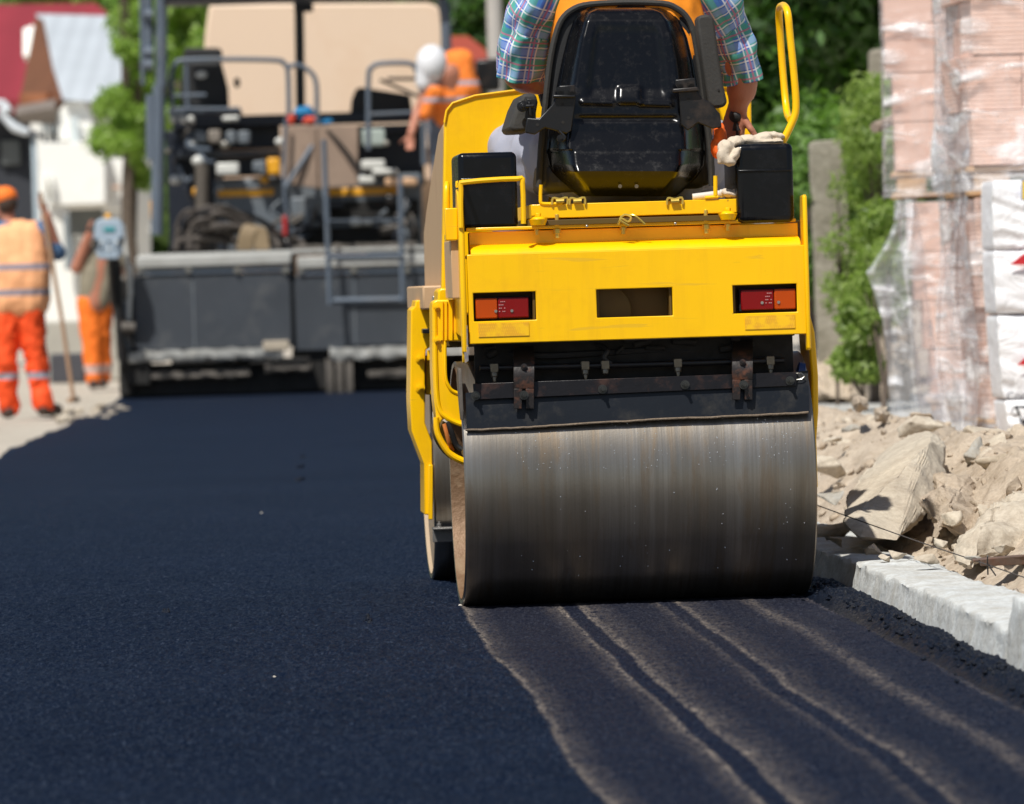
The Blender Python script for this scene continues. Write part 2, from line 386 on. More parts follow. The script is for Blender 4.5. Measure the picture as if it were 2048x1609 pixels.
# water drops thrown on the rear drum under the scraper
Bd = MB()
for k in range(210):
    c = random.random(); x = random.choice([-.22, -.05, .04, .38, .22, .42, -.3]) + random.gauss(0, .03)
    a = R(random.uniform(6, 30)) if random.random() < .8 else R(random.uniform(-50, 20)); r = random.uniform(.0006, .0015)
    x = max(-.48, min(.48, x)); Bd.ell((x, -math.cos(a) * (DR + .0004), math.sin(a) * (DR + .0004) + 0), r, r * .7, r * 1.3, 7, 5)
wd = Bd.obj('water_droplets', M('water_drop', (.75, .78, .8), .05, .6), rear); tag(wd, kind='stuff')

# ---- rear body: pressed box with tail-light recesses and a tow opening
y0 = -.36
def X(px, py=600, yl=y0): return L(px, py, yl).x
def Z(py, px=1270, yl=y0): return L(px, py, yl).z
xs = [X(936), X(947, 612), X(1072, 612), X(1193), X(1345), X(1466), X(1594, 600), X(1614)]
zt, zb = Z(500), Z(679)
lz = (Z(639, 1005), Z(586, 1005)); cz = (Z(637, 1270), Z(575, 1270)); rz_ = (Z(626, 1530), Z(571, 1530))
zs = sorted([zb, min(lz[0], cz[0], rz_[0]), max(lz[1], cz[1], rz_[1]), zt])
zs = [zb, (lz[0] + cz[0] + rz_[0]) / 3, (lz[1] + cz[1] + rz_[1]) / 3, zt]
B = MB(); plate(B, xs, zs, {(1, 1), (3, 1), (5, 1)}, y0, y0 + .010)
body = B.obj('rear_body', YEL, roller, .0025)
B = MB()   # top return, bottom return, sides, inner back wall
B.box(xs[0], xs[-1], y0 + .012, -.292, zt - .012, zt - .002)
B.box(xs[0] + .01, xs[-1] - .01, y0 + .012, -.305, zb + .001, zb + .009)
B.obj('body_return', YEL, body, .002)
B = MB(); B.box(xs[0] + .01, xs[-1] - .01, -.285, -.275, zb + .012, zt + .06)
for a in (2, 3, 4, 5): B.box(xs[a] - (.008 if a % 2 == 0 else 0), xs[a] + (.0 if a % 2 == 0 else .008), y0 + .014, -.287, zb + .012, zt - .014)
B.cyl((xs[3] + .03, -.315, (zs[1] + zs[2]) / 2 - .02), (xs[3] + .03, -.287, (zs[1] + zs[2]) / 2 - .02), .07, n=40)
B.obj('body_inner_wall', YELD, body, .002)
# sloping shoulder + recessed upper wall + flange
yr = -.295
zf = Z(453, 1270, -.33)
B = MB(); prof = [(y0, zt - .001), (y0 + .008, zt + .010), (y0 + .03, zt + .020), (yr, zt + .026), (yr, zf - .003), (yr + .01, zf - .003), (yr + .01, zt - .001)]
B.prism(prof, xs[0] + .012, xs[-1] - .012, 'x'); B.obj('upper_panel', YEL, body, .002)
B = MB(); B.box(xs[0] + .004, xs[-1] - .020, -.319, -.10, zf, zf + .009); B.obj('deck_flange', YEL, body, .002)
# side plates
for s, pts in ((-1, [(905, 232), (918, 215), (930, 300), (934, 470), (946, 690), (936, 728), (926, 728), (905, 640)]),
               (1, None)):
    B = MB()
    if s < 0:
        xa = X(928, 500); z1, z0_ = Z(392, 928), Z(726, 940)
        B.prism([(-.365, Z(448, 928)), (-.365, z0_ + .02), (-.355, z0_), (-.325, z0_), (-.305, zb + .02), (.35, zb + .05), (.35, zf), (-.20, zf + .01), (-.255, z1 + .02), (-.34, z1)], xa - .012, xa, 'x')
        B.tube([(xa - .006, -.365, z0_ + .03), (xa - .006, -.368, Z(600, 935)), (xa - .006, -.366, Z(440, 930)), (xa - .006, -.34, z1)], .0085, 8)
    else:
        xa = X(1608, 500); z1, z0_ = Z(390, 1603), Z(700, 1613)
        B.prism([(-.365, z0_), (-.34, z0_ - .002), (-.305, zb + .01), (.35, zb + .04), (.35, zf), (-.275, zf + .005), (-.3, z1 - .002), (-.365, z1)], xa, xa + .010, 'x')
        B.tube([(xa + .005, -.366, z0_ + .004), (xa + .005, -.366, z1 - .004)], .007, 8)
    B.obj('side_plate', YEL, roller, .002)
# tall front-left post and tan side cover plate seen edge-on
B = MB(); B.tube([L(893, 470, -.25), L(893, 385, -.25), L(894, 366, -.23)], [.0095, .0095, .006], 12, 4); B.obj('side_handle', YEL, roller)
B = MB(); a, b = L(905, 482, -.29), L(910, 597, -.29); B.box(L(903, 540, -.29).x, L(924, 540, -.29).x, -.285, .02, b.z, a.z); B.obj('side_cover', TAN, roller, .002)
B = MB(); a, b = L(889, 417, -.295), L(916, 481, -.295); B.box(a.x, b.x, -.302, -.275, b.z, a.z); B.obj('hinge_plate', YEL, roller, .003)

# flange bolts
for px, big in ((1074, 0), (1115, 1), (1247, .5), (1413, 1), (1456, .4)):
    B = MB(); c = L(px, 453 - .037 * (px - 1270) + 5, -.322); r = .0065 + .003 * big
    B.cyl((c.x, -.311, zf - .001), (c.x, -.311, zf - .006 - .008 * big), r * 1.25, n=6); B.cyl((c.x, -.311, zf), (c.x, -.311, zf - .016 - .010 * big), r * .7, n=10)
    if big == 1: B.cyl((c.x, -.311, zf + .009), (c.x, -.311, zf + .040), .0055, n=10)
    B.obj('flange_bolt', BOLTY, body, .0006)
for px in (1174, 1351):
    B = MB(); c = L(px, 455, -.34); B.ell((c.x, -.339, zf + .004), .004, .002, .004)
    B.obj('rivet', STEEL, body)

# tail lights
def tail(px0, py0, px1, py1, left):
    x0, x1, z0, z1 = RF.rect(px0, py0, px1, py1, -.335)
    T = thing('tail_light', None, None); T.parent = roller
    B = MB(); B.box(x0 - .004, x1 + .004, -.33, -.293, z0 - .004, z1 + .004); B.obj('housing', RUBBER, T, .003)
    xm = x0 + (x1 - x0) * (.42 if left else .60)
    for a, b, m, nm in ((x0, xm - .0006, LORA if left else LRED, 'lens'), (xm + .0006, x1, LRED if left else LORA, 'lens')):
        B = MB(); B.box(a, b, -.348, -.331, z0, z1); B.obj(nm, m, T, .004, seg=3)
    for f in (.38, .68): B = MB(); B.cyl((x0 + (x1 - x0) * f, -.3475, z0 + .020), (x0 + (x1 - x0) * f, -.351, z0 + .020), .0042, n=12); B.obj('screw', STEEL, T)
    B = MB(); cx = x0 + (x1 - x0) * (.50 if left else .5)     # moulded approval marks, unreadably small
    for k in range(4):
        for j in range(4):
            if (k + j) % 4: B.box(cx + j * .0048 - .009, cx + j * .0048 - .0058, -.3495, -.3478, z1 - .012 - k * .009, z1 - .0095 - k * .009)
    B.obj('lens_marks', M('lens_mark', (.55, .25, .25), .4), T)
    return T
tail(950, 596, 1057, 637, True); tail(1481, 579, 1591, 620, False)
# printed stickers under the lights
def sticker_mat():
    m, t, p, o = newmat('yellow_sticker'); v = coord(t, (1, 1, 1))
    b = N(t, 'TexBrick', Scale=1.0); b.inputs['Color1'].default_value = (.95, .52, .01, 1); b.inputs['Color2'].default_value = (.88, .46, .02, 1)
    b.inputs['Mortar'].default_value = (.80, .40, .02, 1); b.inputs['Brick Width'].default_value = .006; b.inputs['Row Height'].default_value = .009; b.inputs['Mortar Size'].default_value = .0022
    mp = N(t, 'Mapping'); mp.inputs['Rotation'].default_value = (R(90), 0, 0); t.links.new(v, mp.inputs[0]); t.links.new(mp.outputs[0], b.inputs[0])
    t.links.new(mix(t, ramp(t, nz(t, v, 30, 3), [(.45, 0), (.6, 1)]), b.outputs[0], (.95, .54, .01)), p.inputs['Base Color']); p.inputs['Roughness'].default_value = .3; return m
STK = sticker_mat()
for r_ in ((957, 646, 1058, 673), (1490, 631, 1590, 658)):
    x0, x1, z0, z1 = RF.rect(*r_, y0 - .002); B = MB(); B.box(x0, x1, y0 - .0025, y0 - .0008, z0, z1); B.obj('sticker', STK, body)

# ---- underside: dark bay, spray bar, scraper
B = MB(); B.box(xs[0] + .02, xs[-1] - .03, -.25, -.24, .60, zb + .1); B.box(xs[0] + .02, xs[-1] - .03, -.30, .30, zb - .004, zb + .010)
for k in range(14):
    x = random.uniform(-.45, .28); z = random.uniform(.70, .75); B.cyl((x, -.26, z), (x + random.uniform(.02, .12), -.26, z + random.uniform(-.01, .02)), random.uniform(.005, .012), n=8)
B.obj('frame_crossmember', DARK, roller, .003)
sb = thing('spray_bar', None, None); sb.parent = roller
ys = -.285; za = L(1270, 730, ys).z
B = MB(); B.tube([L(960, 737, ys), L(1270, 730, ys), L(1568, 721, ys)], .0085, 12); B.obj('pipe', BLKM, sb)
for px in (988, 1170, 1210, 1355, 1540):
    c = L(px, 737 - .027 * (px - 960), ys); B = MB()
    B.box(c.x - .011, c.x + .011, ys - .014, ys + .012, c.z - .012, c.z + .012); B.cyl((c.x, ys - .002, c.z - .012), (c.x, ys - .006, c.z - .026), .011, .009, n=8)
    if px != 1210: B.cyl((c.x, ys - .006, c.z - .026), (c.x, ys - .010, c.z - .040), .007, .004, n=8)
    B.cyl((c.x - .013, ys - .002, c.z + .006), (c.x + .013, ys - .002, c.z + .006), .004, n=6)
    B.obj('nozzle', M('nozzle_metal', (.16, .14, .11), .3, .7, var=.5, vs=50), sb, .0012)
B = MB(); B.tube([L(1195, 690, ys + .03), L(1215, 700, ys), L(1208, 716, ys - .005), L(1222, 728, ys)], .007, 8, 5)
B.tube([L(1000, 705, ys + .05), L(1080, 712, ys + .02), L(1180, 708, ys + .03), L(1330, 700, ys + .04), L(1480, 712, ys + .05)], .009, 8, 5); B.obj('hose', RUBBER, sb)
# scraper blade leans out over the drum
def Q(px, py, yl): return L(px, py, yl)
B = MB(); n = 40; vs = []
for i in range(n + 1):
    f = i / n; px = 931 + (1616 - 931) * f; pt = 792 - 45 * f + 2 * math.sin(f * 9); pb_ = 862 - 36 * f + .8 * math.sin(f * 7 + 1) + random.uniform(-.3, .3)
    a, b = Q(px, pt - 6, -.296), Q(px + 3, pb_, -.318)
    md = (a + b) / 2 + Vector((0, -.002, 0)); vs += [a, md, b, b + Vector((0, .007, 0)), md + Vector((0, .007, 0)), a + Vector((0, .007, 0))]
fs = [(i * 6 + k, i * 6 + (k + 1) % 6, (i + 1) * 6 + (k + 1) % 6, (i + 1) * 6 + k) for i in range(n) for k in range(6)] + [(0, 1, 2, 3, 4, 5), tuple(n * 6 + k for k in range(6))]
B.add(vs, fs); sc = thing('scraper', None, None); sc.parent = roller
B.obj('scraper_blade', M('scraper_rubber', (.008, .010, .014), .36, var=.3, spec=.3, dirt=(.04, .036, .03), da=.6, ds=9, bp=.15, bs=30), sc)
B = MB(); pts = [Q(931 + (1617 - 931) * i / 60, 862 - 36 * i / 60 + .8 * math.sin(i / 60 * 7 + 1), -.320) for i in range(61)]
B.tube([p + Vector((0, 0, .002 + .002 * noise.noise(p * 30))) for p in pts], .0032, 8); B.obj('dirt_bead', M('wet_dirt', (.17, .125, .085), .7, var=.5, vs=60, bp=.8, bs=90), sc)
B = MB(); a = [Q(946, 768, -.308), Q(1595, 744, -.308), Q(1592, 772, -.314), Q(948, 800, -.314)]
B.add([*a, *[q + Vector((0, .006, 0)) for q in a]], [(0, 1, 2, 3), (7, 6, 5, 4), (0, 4, 5, 1), (1, 5, 6, 2), (2, 6, 7, 3), (3, 7, 4, 0)])
B.obj('clamp_bar', M('bar_paint', (.008, .007, .008), .35, .0, spec=.3, var=.4, vs=9, dirt=(.09, .035, .02), da=.6, ds=10, bp=.3, bs=50), sc, .0012)
for x0p, ytp, ybp in ((1048, 692, 818), (1485, 683, 800)):
    B = MB(); w2 = 21; path = [(ytp, -.270, w2 - 1), (ytp + 25, -.306, w2), (ytp + 45, -.324, w2), (ytp + 62, -.332, w2), (ybp - 40, -.328, w2 - 1)]
    vs = []
    for py, yl, ww in path:
        a, b = Q(x0p - ww, py + ww * .03, yl), Q(x0p + ww, py - ww * .03, yl); vs += [a, b, b + Vector((0, .006, 0)), a + Vector((0, .006, 0))]
    fs = [(j * 4 + k, j * 4 + (k + 1) % 4, (j + 1) * 4 + (k + 1) % 4, (j + 1) * 4 + k) for j in range(len(path) - 1) for k in range(4)] + [(0, 1, 2, 3), (16, 17, 18, 19)]
    B.add(vs, fs)
    for s in (-1, 1):       # forked end
        p = [Q(x0p + s * 3.5, ybp - 40, -.3285), Q(x0p + s * 20, ybp - 40, -.3285), Q(x0p + s * 20, ybp, -.3305), Q(x0p + s * 4.5, ybp, -.3305)]
        B.add([*p, *[q + Vector((0, .006, 0)) for q in p]], [(0, 1, 2, 3), (7, 6, 5, 4), (0, 4, 5, 1), (1, 5, 6, 2), (2, 6, 7, 3), (3, 7, 4, 0)])
    st = B.obj('scraper_strap', RUST, sc, .0012); B = MB(); B.bolt(Q(x0p, ytp + 42, -.326), (0, -1, .1), .006, .006); B.obj('strap_bolt', RUST, st)
for px, py in ((951, 792), (1048, 791), (1205, 779), (1370, 770), (1487, 770), (1580, 762)):
    B = MB(); c = Q(px, py, -.315 if px not in (1048, 1487) else -.330); B.bolt(c, (0, -1, .05), .0085, .010); B.cyl(c + Vector((0, -.01, 0)), c + Vector((0, -.024, 0)), .0045, n=8); B.obj('clamp_bolt', M('old_bolt', (.07, .07, .065), .4, .8, var=.4, vs=40), sc)
B = MB(); c = Q(1600, 752, -.31); B.tube([Q(1592, 760, -.31), Q(1603, 759, -.31), Q(1609, 753, -.31), Q(1603, 747, -.31), Q(1592, 747, -.31)], .0015, 6); B.obj('slot', STEEL, sc)
B = MB(); B.prism([(-.30, Z(738, 912, -.30)), (-.22, Z(736, 912, -.30)), (-.20, .64), (-.28, .56), (-.322, .53), (-.325, .56)], L(922, 780, -.30).x - .006, L(922, 780, -.30).x + .004, 'x')
B.obj('scraper_end', M('dirty_steel', (.10, .085, .07), .6, .2, var=.4, vs=20, bp=.4, bs=60), sc, .002)
B = MB(); B.cyl(L(1594, 745, -.25), L(1606, 748, -.25), .03, n=20); B.obj('blue_cap', M('blue_cap', (.01, .03, .12), .4), roller)

# ---- drum forks
def rect_tube(pts, wx, wy):      # flat bar swept through local points
    B = MB(); vs = []
    for i, p in enumerate(pts):
        p = Vector(p); d = (Vector(pts[min(i + 1, len(pts) - 1)]) - Vector(pts[max(i - 1, 0)])).normalized(); X_ = Vector((1, 0, 0)); X_ = (X_ - d * X_.dot(d)).normalized(); Y_ = d.cross(X_)
        vs += [p + X_ * wx * a + Y_ * wy * b for a, b in ((-1, -1), (1, -1), (1, 1), (-1, 1))]
    n = len(pts); B.add(vs, [(i * 4 + k, i * 4 + (k + 1) % 4, (i + 1) * 4 + (k + 1) % 4, (i + 1) * 4 + k) for i in range(n - 1) for k in range(4)] + [(0, 1, 2, 3), tuple(4 * n - 4 + k for k in range(4))]); return B
xl = -DW / 2 - .03
yk = -.06
def cast(name, pts, yl, th, mat, parent, bev=.006):
    B = MB(); B.prism(RF.poly(pts, yl), yl, yl + th, 'y'); return B.obj(name, mat, parent, bev, seg=3)
yoke = cast('rear_fork', [(864, 616), (866, 604), (874, 600), (930, 600), (931, 683), (893, 683), (893, 740), (896, 764), (905, 779), (934, 789), (936, 856), (912, 848), (893, 835), (884, 842), (878, 858), (874, 850), (868, 800), (865, 740)], yk, .14, YEL, roller, .008)
B = MB(); B.tube([L(872, 835, yk), L(875, 866, yk), (L(890, 896, yk)), L(908, 914, yk), L(935, 926, yk)], [.008, .009, .010, .010, .010], 10, 4); B.obj('fork_rim', YEL, yoke)
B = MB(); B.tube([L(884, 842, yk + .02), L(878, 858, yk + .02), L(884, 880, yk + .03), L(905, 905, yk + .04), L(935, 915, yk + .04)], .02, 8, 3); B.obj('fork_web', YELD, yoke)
for px in (884, 892, 903):
    B = MB(); B.tube([L(px, 604, yk - .004), L(px, 681, yk - .004)], .0045, 6); B.obj('fork_rib', YEL, yoke)
B = MB(); B.tube([L(869, 620, yk), L(872, 760, yk), L(878, 815, yk), L(892, 835, yk - .003), L(912, 846, yk), L(936, 853, yk)], .007, 8, 4); B.obj('fork_edge', YEL, yoke)
B = MB(); B.tube([L(890, 683, yk), L(891, 750, yk - .002), L(897, 772, yk - .002), L(908, 784, yk), L(934, 793, yk)], .005, 8, 4); B.obj('fork_edge', YEL, yoke)
for py in (614, 680): B = MB(); B.bolt(L(873, py, yk - .002), (0, -1, 0), .008, .010); B.obj('fork_bolt', YEL, yoke)
B = MB(); B.tube([L(888, 848, yk - .02), L(893, 866, yk - .02), L(899, 888, yk - .01), L(905, 900, yk + .01)], .006, 8, 4); B.obj('orange_hose', M('orange_hose', (.70, .22, .05), .5), roller)
B = MB(); B.tube([L(893, 845, yk - .01), L(902, 862, yk - .01), L(912, 890, yk), L(925, 900, yk)], .008, 8, 4); B.obj('black_hose', RUBBER, roller)
cast('bare_edge', [(927, 647), (935, 652), (937, 722), (930, 727), (928, 700), (926, 670)], y0 - .012, .004, M('scraped_edge', (.24, .22, .22), .6, .2, var=.5, vs=60, dirt=(.75, .4, .01), da=.9, ds=60), roller, 0)
xr = DW / 2 + .014
rf = rect_tube([(xr - .01, .02, .80), (xr + .004, .02, .74), (xr + .010, .02, .62), (xr + .008, .02, .52), (xr, .02, .44), (xr, .02, .30)], .010, .11); rf.obj('rear_fork', YEL, roller, .006)
# front fork: pixel-traced silhouette standing left of the front drum
FL = FX - DW / 2
z_ = lambda py, yl=1.3: L(850, py, yl).z
ff = cast('front_fork', [(822, 620), (830, 613), (832, 601), (842, 601), (844, 613), (849, 613), (851, 602), (863, 602), (864, 692), (852, 700), (850, 716), (850, 846), (864, 884), (866, 1030), (849, 1030), (848, 928), (823, 862), (820, 800)], 1.17, .22, YEL, roller, .005)
cast('fork_inner_plate', [(852, 712), (864, 712), (864, 790), (852, 790)], 1.20, .10, YEL, ff, .003); cast('fork_lug', [(855, 700), (866, 704), (866, 722), (855, 722)], 1.16, .03, YEL, ff, .003); cast('fork_tip', [(857, 930), (866, 930), (866, 1040), (857, 1040)], 1.155, .02, YEL, ff, .003)
B = MB(); a = L(843, 662, 1.16); B.box(a.x, a.x + .035, 1.10, 1.165, a.z - .008, a.z + .006); B.obj('latch', BLKM, ff, .002)
for py in (716, 775): B = MB(); B.bolt((L(840, py, 1.168).x, 1.168, L(840, py, 1.168).z), (0, -1, 0), .010, .014); B.obj('fork_bolt', YEL, ff)
B = MB(); B.box(FL + DW + .02, FL + DW + .045, 1.30, 1.52, .30, .92); B.obj('front_fork', YEL, roller, .005)
B = MB(); a = L(866, 1060, 1.12); b = L(909, 1084, 1.12); B.box(a.x, b.x + .3, 1.13, 1.15, b.z, a.z); B.box(a.x, b.x + .3, 1.10, 1.18, a.z, a.z + .006); B.bolt((a.x + .02, 1.13, a.z + .006), (0, 0, 1), .008)
B.obj('front_scraper', M('grey_steel', (.20, .19, .18), .5, .5, var=.3, vs=20), roller, .002)
# articulated centre frame (carries the deck, bonnet and forks)
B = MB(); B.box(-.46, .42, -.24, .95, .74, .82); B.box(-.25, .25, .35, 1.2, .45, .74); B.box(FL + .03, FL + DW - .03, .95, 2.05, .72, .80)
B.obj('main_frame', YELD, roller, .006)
B = MB(); B.box(L(846, 620, 1.0).x, L(846, 620, 1.0).x + .1, 1.0, 1.9, L(850, 620, 1.0).z, L(850, 572, 1.0).z); B.obj('bonnet_skirt', TAN, roller, .006)
cast('bonnet_base', [(876, 582), (882, 577), (906, 577), (906, 640), (874, 640)], .40, .2, YEL, roller, .006)
cast('steel_lug', [(865, 594), (869, 592), (870, 612), (866, 612)], .9, .05, STEEL, roller, .002)

# ---- bonnet: upright rear cowl and long tan side falling to the front
yh = .62
def hz(py, px=960): return L(px, py, yh).z
out = [(883, 575), (889, 245), (893, 222), (905, 207), (950, 192), (1040, 180), (1350, 170), (1480, 176), (1503, 200), (1507, 560)]
P2 = RF.poly(out, yh)
B = MB(); B.prism(P2 + [(P2[-1][0], .82), (P2[0][0], .82)], yh, yh + .05, 'y'); cow = B.obj('cowl', YEL, roller, .006, seg=3)
B = MB(); pts = [(q[0], yh - .004, q[1]) for q in P2[1:9]]; B.tube(pts, .0035, 8); B.obj('cowl_lip', YEL, cow)
xl_, xr_ = P2[1][0] - .002, P2[-2][0]
zt0, zf0 = hz(245), L(845, 440, yh + 1.25).z
B = MB(); side = [(yh + .05, zt0), (yh + .30, zt0 - .02), (yh + 1.05, zf0 + .03), (yh + 1.25, zf0 - .04), (yh + 1.28, .86), (yh + .05, .88)]
B.prism(side, xl_, xl_ + .012, 'x'); B.obj('bonnet_side', TAN, roller, .004)
B = MB(); B.prism(side, xr_ - .012, xr_, 'x'); B.obj('bonnet_side', YEL, roller, .004)
B = MB(); top = [(yh + .05, zt0 + .05), (yh + .30, zt0), (yh + 1.05, zf0 + .03), (yh + 1.25, zf0 - .04), (yh + 1.28, .86), (yh + 1.26, .86), (yh + 1.23, zf0 - .05), (yh + 1.04, zf0 + .01), (yh + .29, zt0 - .02), (yh + .05, zt0 + .03)]
B.prism(top, xl_ + .014, xr_ - .014, 'x'); B.obj('bonnet_top', YEL, roller, .004)
B = MB(); B.box(xl_ + .03, xr_ - .03, yh + 1.19, yh + 1.22, .87, zf0 - .06); B.obj('grille', BLKM, roller)
# steering column and wheel
B = MB(); B.cyl((-.02, yh, 1.34), (-.02, yh - .14, 1.46), .025); B.tube([(-.02 + .17 * math.cos(a), yh - .14 + .10 * math.sin(a), 1.46 + .14 * math.sin(a)) for a in [k * math.pi / 12 for k in range(24)]], .013, 8, closed=True)
B.cyl((-.19, yh - .14, 1.46), (.15, yh - .14, 1.46), .01); B.obj('steering_wheel', RUBBER, roller)

# ---- seat base rails
B = MB(); q = RF.rect(1062, 404, 1475, 432, -.30)
B.box(q[0], q[1], -.31, .25, q[2], q[3]); seatbase = B.obj('seat_base', YEL, roller, .002)
B = MB(); q2 = RF.rect(1056, 436, 1480, 453, -.27); B.box(q2[0], q2[1], -.28, .2, q2[2] - .01, q[2] - .002); B.obj('seat_base_lower', YELD, roller, .002)
B = MB(); B.box(L(1070, 445, -.33).x, L(1470, 445, -.33).x, -.335, -.325, zf + .0095, zf + .024); B.obj('deck_bar', YELD, roller, .001)
for px in (1076, 1456):
    c = L(px, 440, -.345); B = MB(); B.cyl((c.x, -.345, zf + .010), (c.x, -.345, zf + .028), .020, .027, n=24); B.cyl((c.x, -.345, zf + .028), (c.x, -.345, zf + .034), .020, .013, n=24); B.cyl((c.x, -.345, zf + .034), (c.x, -.345, zf + .044), .009, n=6)
    B.obj('rubber_mount', YEL, roller, .0015)
B = MB(); B.tube([L(1431, 352, -.31), L(1431, 392, -.31)], .006, 8); B.tube([L(1410, 396, -.31), L(1436, 394, -.31)], .005, 8); B.obj('stay_hook', YEL, roller)
B = MB(); B.tube([L(1082, 370, -.31), L(1081, 398, -.31), L(1086, 408, -.31), L(1125, 407, -.31)], .005, 8, 3)
B.obj('stay_hook', YEL, roller)
for px in (1120, 1155, 1350):
    c = L(px, 403, -.312); B = MB(); B.tube([L(px - 16, 410, -.315), L(px - 14, 397, -.315), L(px, 399, -.315), L(px + 14, 396, -.315), L(px + 15, 409, -.315)], .0035, 6, 3); B.cyl(L(px - 8, 403, -.318), L(px + 8, 402, -.318), .006, n=8); B.obj('seat_latch', BOLTY, roller)
B = MB()
B.tube([L(1236, 450, -.35), L(1243, 438, -.36), L(1256, 444, -.36), L(1262, 435, -.36), L(1250, 430, -.355), L(1240, 440, -.36), L(1258, 452, -.36)], .003, 6, 5)
B.tube([L(1256, 431, -.35), L(1270, 432, -.36), L(1290, 449, -.36)], .003, 6, 4); B.obj('wire_loom', BOLTY, roller)

# ---- black tanks
def tank(r_, yl, th, bev):
    x0, x1, z0, z1 = RF.rect(*r_, yl); B = MB(); B.box(x0, x1, yl, yl + th, z0, z1); o = B.obj('water_tank', BLKT, roller, bev, seg=5)
    B = MB(); zm = z1 - (z1 - z0) * .34; B.box(x0 + .006, x1 - .006, yl - .003, yl + .01, zm - .004, zm + .003); B.obj('tank_seam', BLKT, o, .002); return o, (x0, x1, z0, z1)
tank((917, 305, 1035, 460), -.30, .30, .016); tank((1473, 287, 1588, 446), -.34, .32, .018)
B = MB(); yb = -.375
P = [L(922, 456, yb), L(922, 378, yb), L(930, 365, yb), L(1034, 358, yb), L(1045, 366, yb), L(1047, 448, yb)]
B = MB(); B.tube(P, .0072, 8, 3); B.obj('tank_bracket', YEL, roller)
B = MB(); B.tube([p + Vector((-.002, .10, .006)) for p in P[1:4]] , .006, 8, 3); B.tube([P[2], P[2] + Vector((-.002, .10, .006))], .006, 8); B.obj('tank_bracket_brace', YEL, roller)

# ---- grab handle hoop
B = MB()
pts = [(L(1563, 288, -.24), .0), (L(1584, 246, -.24), 0), (L(1592, 215, -.24), 0), (L(1588, 150, -.24), 0), (L(1580, 70, -.24), 0), (L(1576, 30, -.24), 0), (L(1571, 15, -.20), 0), (L(1564, 12, -.12), 0), (L(1558, 24, -.05), 0), (L(1561, 80, -.02), 0), (L(1568, 170, -.02), 0), (L(1574, 225, -.06), 0), (L(1581, 240, -.2), 0)]
B.tube([p[0] for p in pts], .0105, 12, 4); B.obj('grab_handle', YEL, roller)
B = MB(); B.tube([L(1563, 292, -.24), L(1560, 300, -.24), L(1560, 420, -.01), ], .0105, 10); B.obj('handle_foot', YEL, roller)

# ---- operator seat
def spline(rows, v):
    for a, b in zip(rows, rows[1:]):
        if v <= b[0]:
            f = (v - a[0]) / (b[0] - a[0]); return [p + (q - p) * f for p, q in zip(a, b)]
    return list(rows[-1])
rows = [(16, 1182, 1318, -.030), (24, 1160, 1342, -.055), (42, 1147, 1360, -.075), (75, 1135, 1374, -.090), (120, 1124, 1385, -.100), (200, 1108, 1398, -.118), (262, 1098, 1408, -.130), (305, 1093, 1410, -.150), (330, 1097, 1408, -.178), (343, 1103, 1402, -.190), (355, 1114, 1394, -.176), (372, 1134, 1376, -.150), (386, 1148, 1362, -.128), (393, 1158, 1352, -.112)]
NV, NU = 120, 80; B = MB(); vs = []
def sst(a, b, x): t = max(0, min(1, (x - a) / (b - a))); return t * t * (3 - 2 * t)
for j in range(NV + 1):
    py = 16 + (393 - 16) * j / NV; _, pl, pr, dp = spline(rows, py)
    for i in range(NU + 1):
        u = i / NU; px = pl + (pr - pl) * u; e = min(u, 1 - u)
        edge = sst(0, .14 if py < 300 else .18, e); d = dp * 0 + (.03 + (dp - .03) * edge)
        # pressed relief: upper hollow, two ribs, central boss
        if 40 < py < 200: d += .010 * sst(.20, .26, e) * sst(40, 75, py) * (1 - sst(175, 200, py))
        rib = math.exp(-((py - 207 + 3 * math.cos(u * 3)) / 5) ** 2) * sst(.17, .2, e) * (1 if abs(u - .5) > .08 else 0); d -= .008 * rib
        d -= .010 * sst(.10, .06, abs(u - .52)) * sst(170, 178, py) * (1 - sst(205, 212, py))
        d += .009 * math.exp(-((py - 238) / 5) ** 2) * sst(.14, .2, e)
        d += .0012 * noise.noise(Vector((px * .02, py * .02, 1)))
        vs.append(L(px, py, d))
W_ = NU + 1; B.add(vs, [(j * W_ + i, j * W_ + i + 1, (j + 1) * W_ + i + 1, (j + 1) * W_ + i) for j in range(NV) for i in range(NU)])
SHM = M('seat_shell_plastic', (.0025, .0026, .0035), .22, var=.3, coat=.0, spec=.34, dirt=(.030, .027, .025), da=.35, ds=48, bp=.12, bs=30)
nd = SHM.node_tree
sh = B.obj('seat_shell', SHM, roller, 0, 60); so_ = sh.modifiers.new('Solid', 'SOLIDIFY'); so_.thickness = .004
for px in (1240, 1273): B = MB(); c = L(px, 373, -.157); B.cyl(c, c + Vector((0, -.002, .0)), .0055, n=14); B.obj('shell_hole', M('bare_hole', (.25, .24, .22), .4, .6), sh)
# cushion with piping round the shell
ol = [(1078, 375), (1082, 300), (1088, 240), (1094, 180), (1103, 110), (1115, 60), (1128, 34), (1150, 17), (1180, 9), (1250, 5), (1325, 7), (1352, 16), (1372, 32), (1387, 62), (1396, 110), (1407, 180), (1416, 250), (1423, 320), (1424, 372)]
O2 = RF.poly(ol, .02)
B = MB(); B.prism(O2, .035, .13, 'y'); cu = B.obj('backrest_cushion', RUBBER, roller, .02, seg=4)
B = MB(); B.tube([(q[0], .028, q[1]) for q in O2], .009, 8, 3); B.obj('piping', PAD, cu)
B = MB(); x0, x1, z0, z1 = RF.rect(1085, 330, 1420, 395, .0); B.box(x0, x1, .03, .48, z0 + .02, z1 + .02); B.obj('seat_cushion', RUBBER, roller, .03, seg=4)
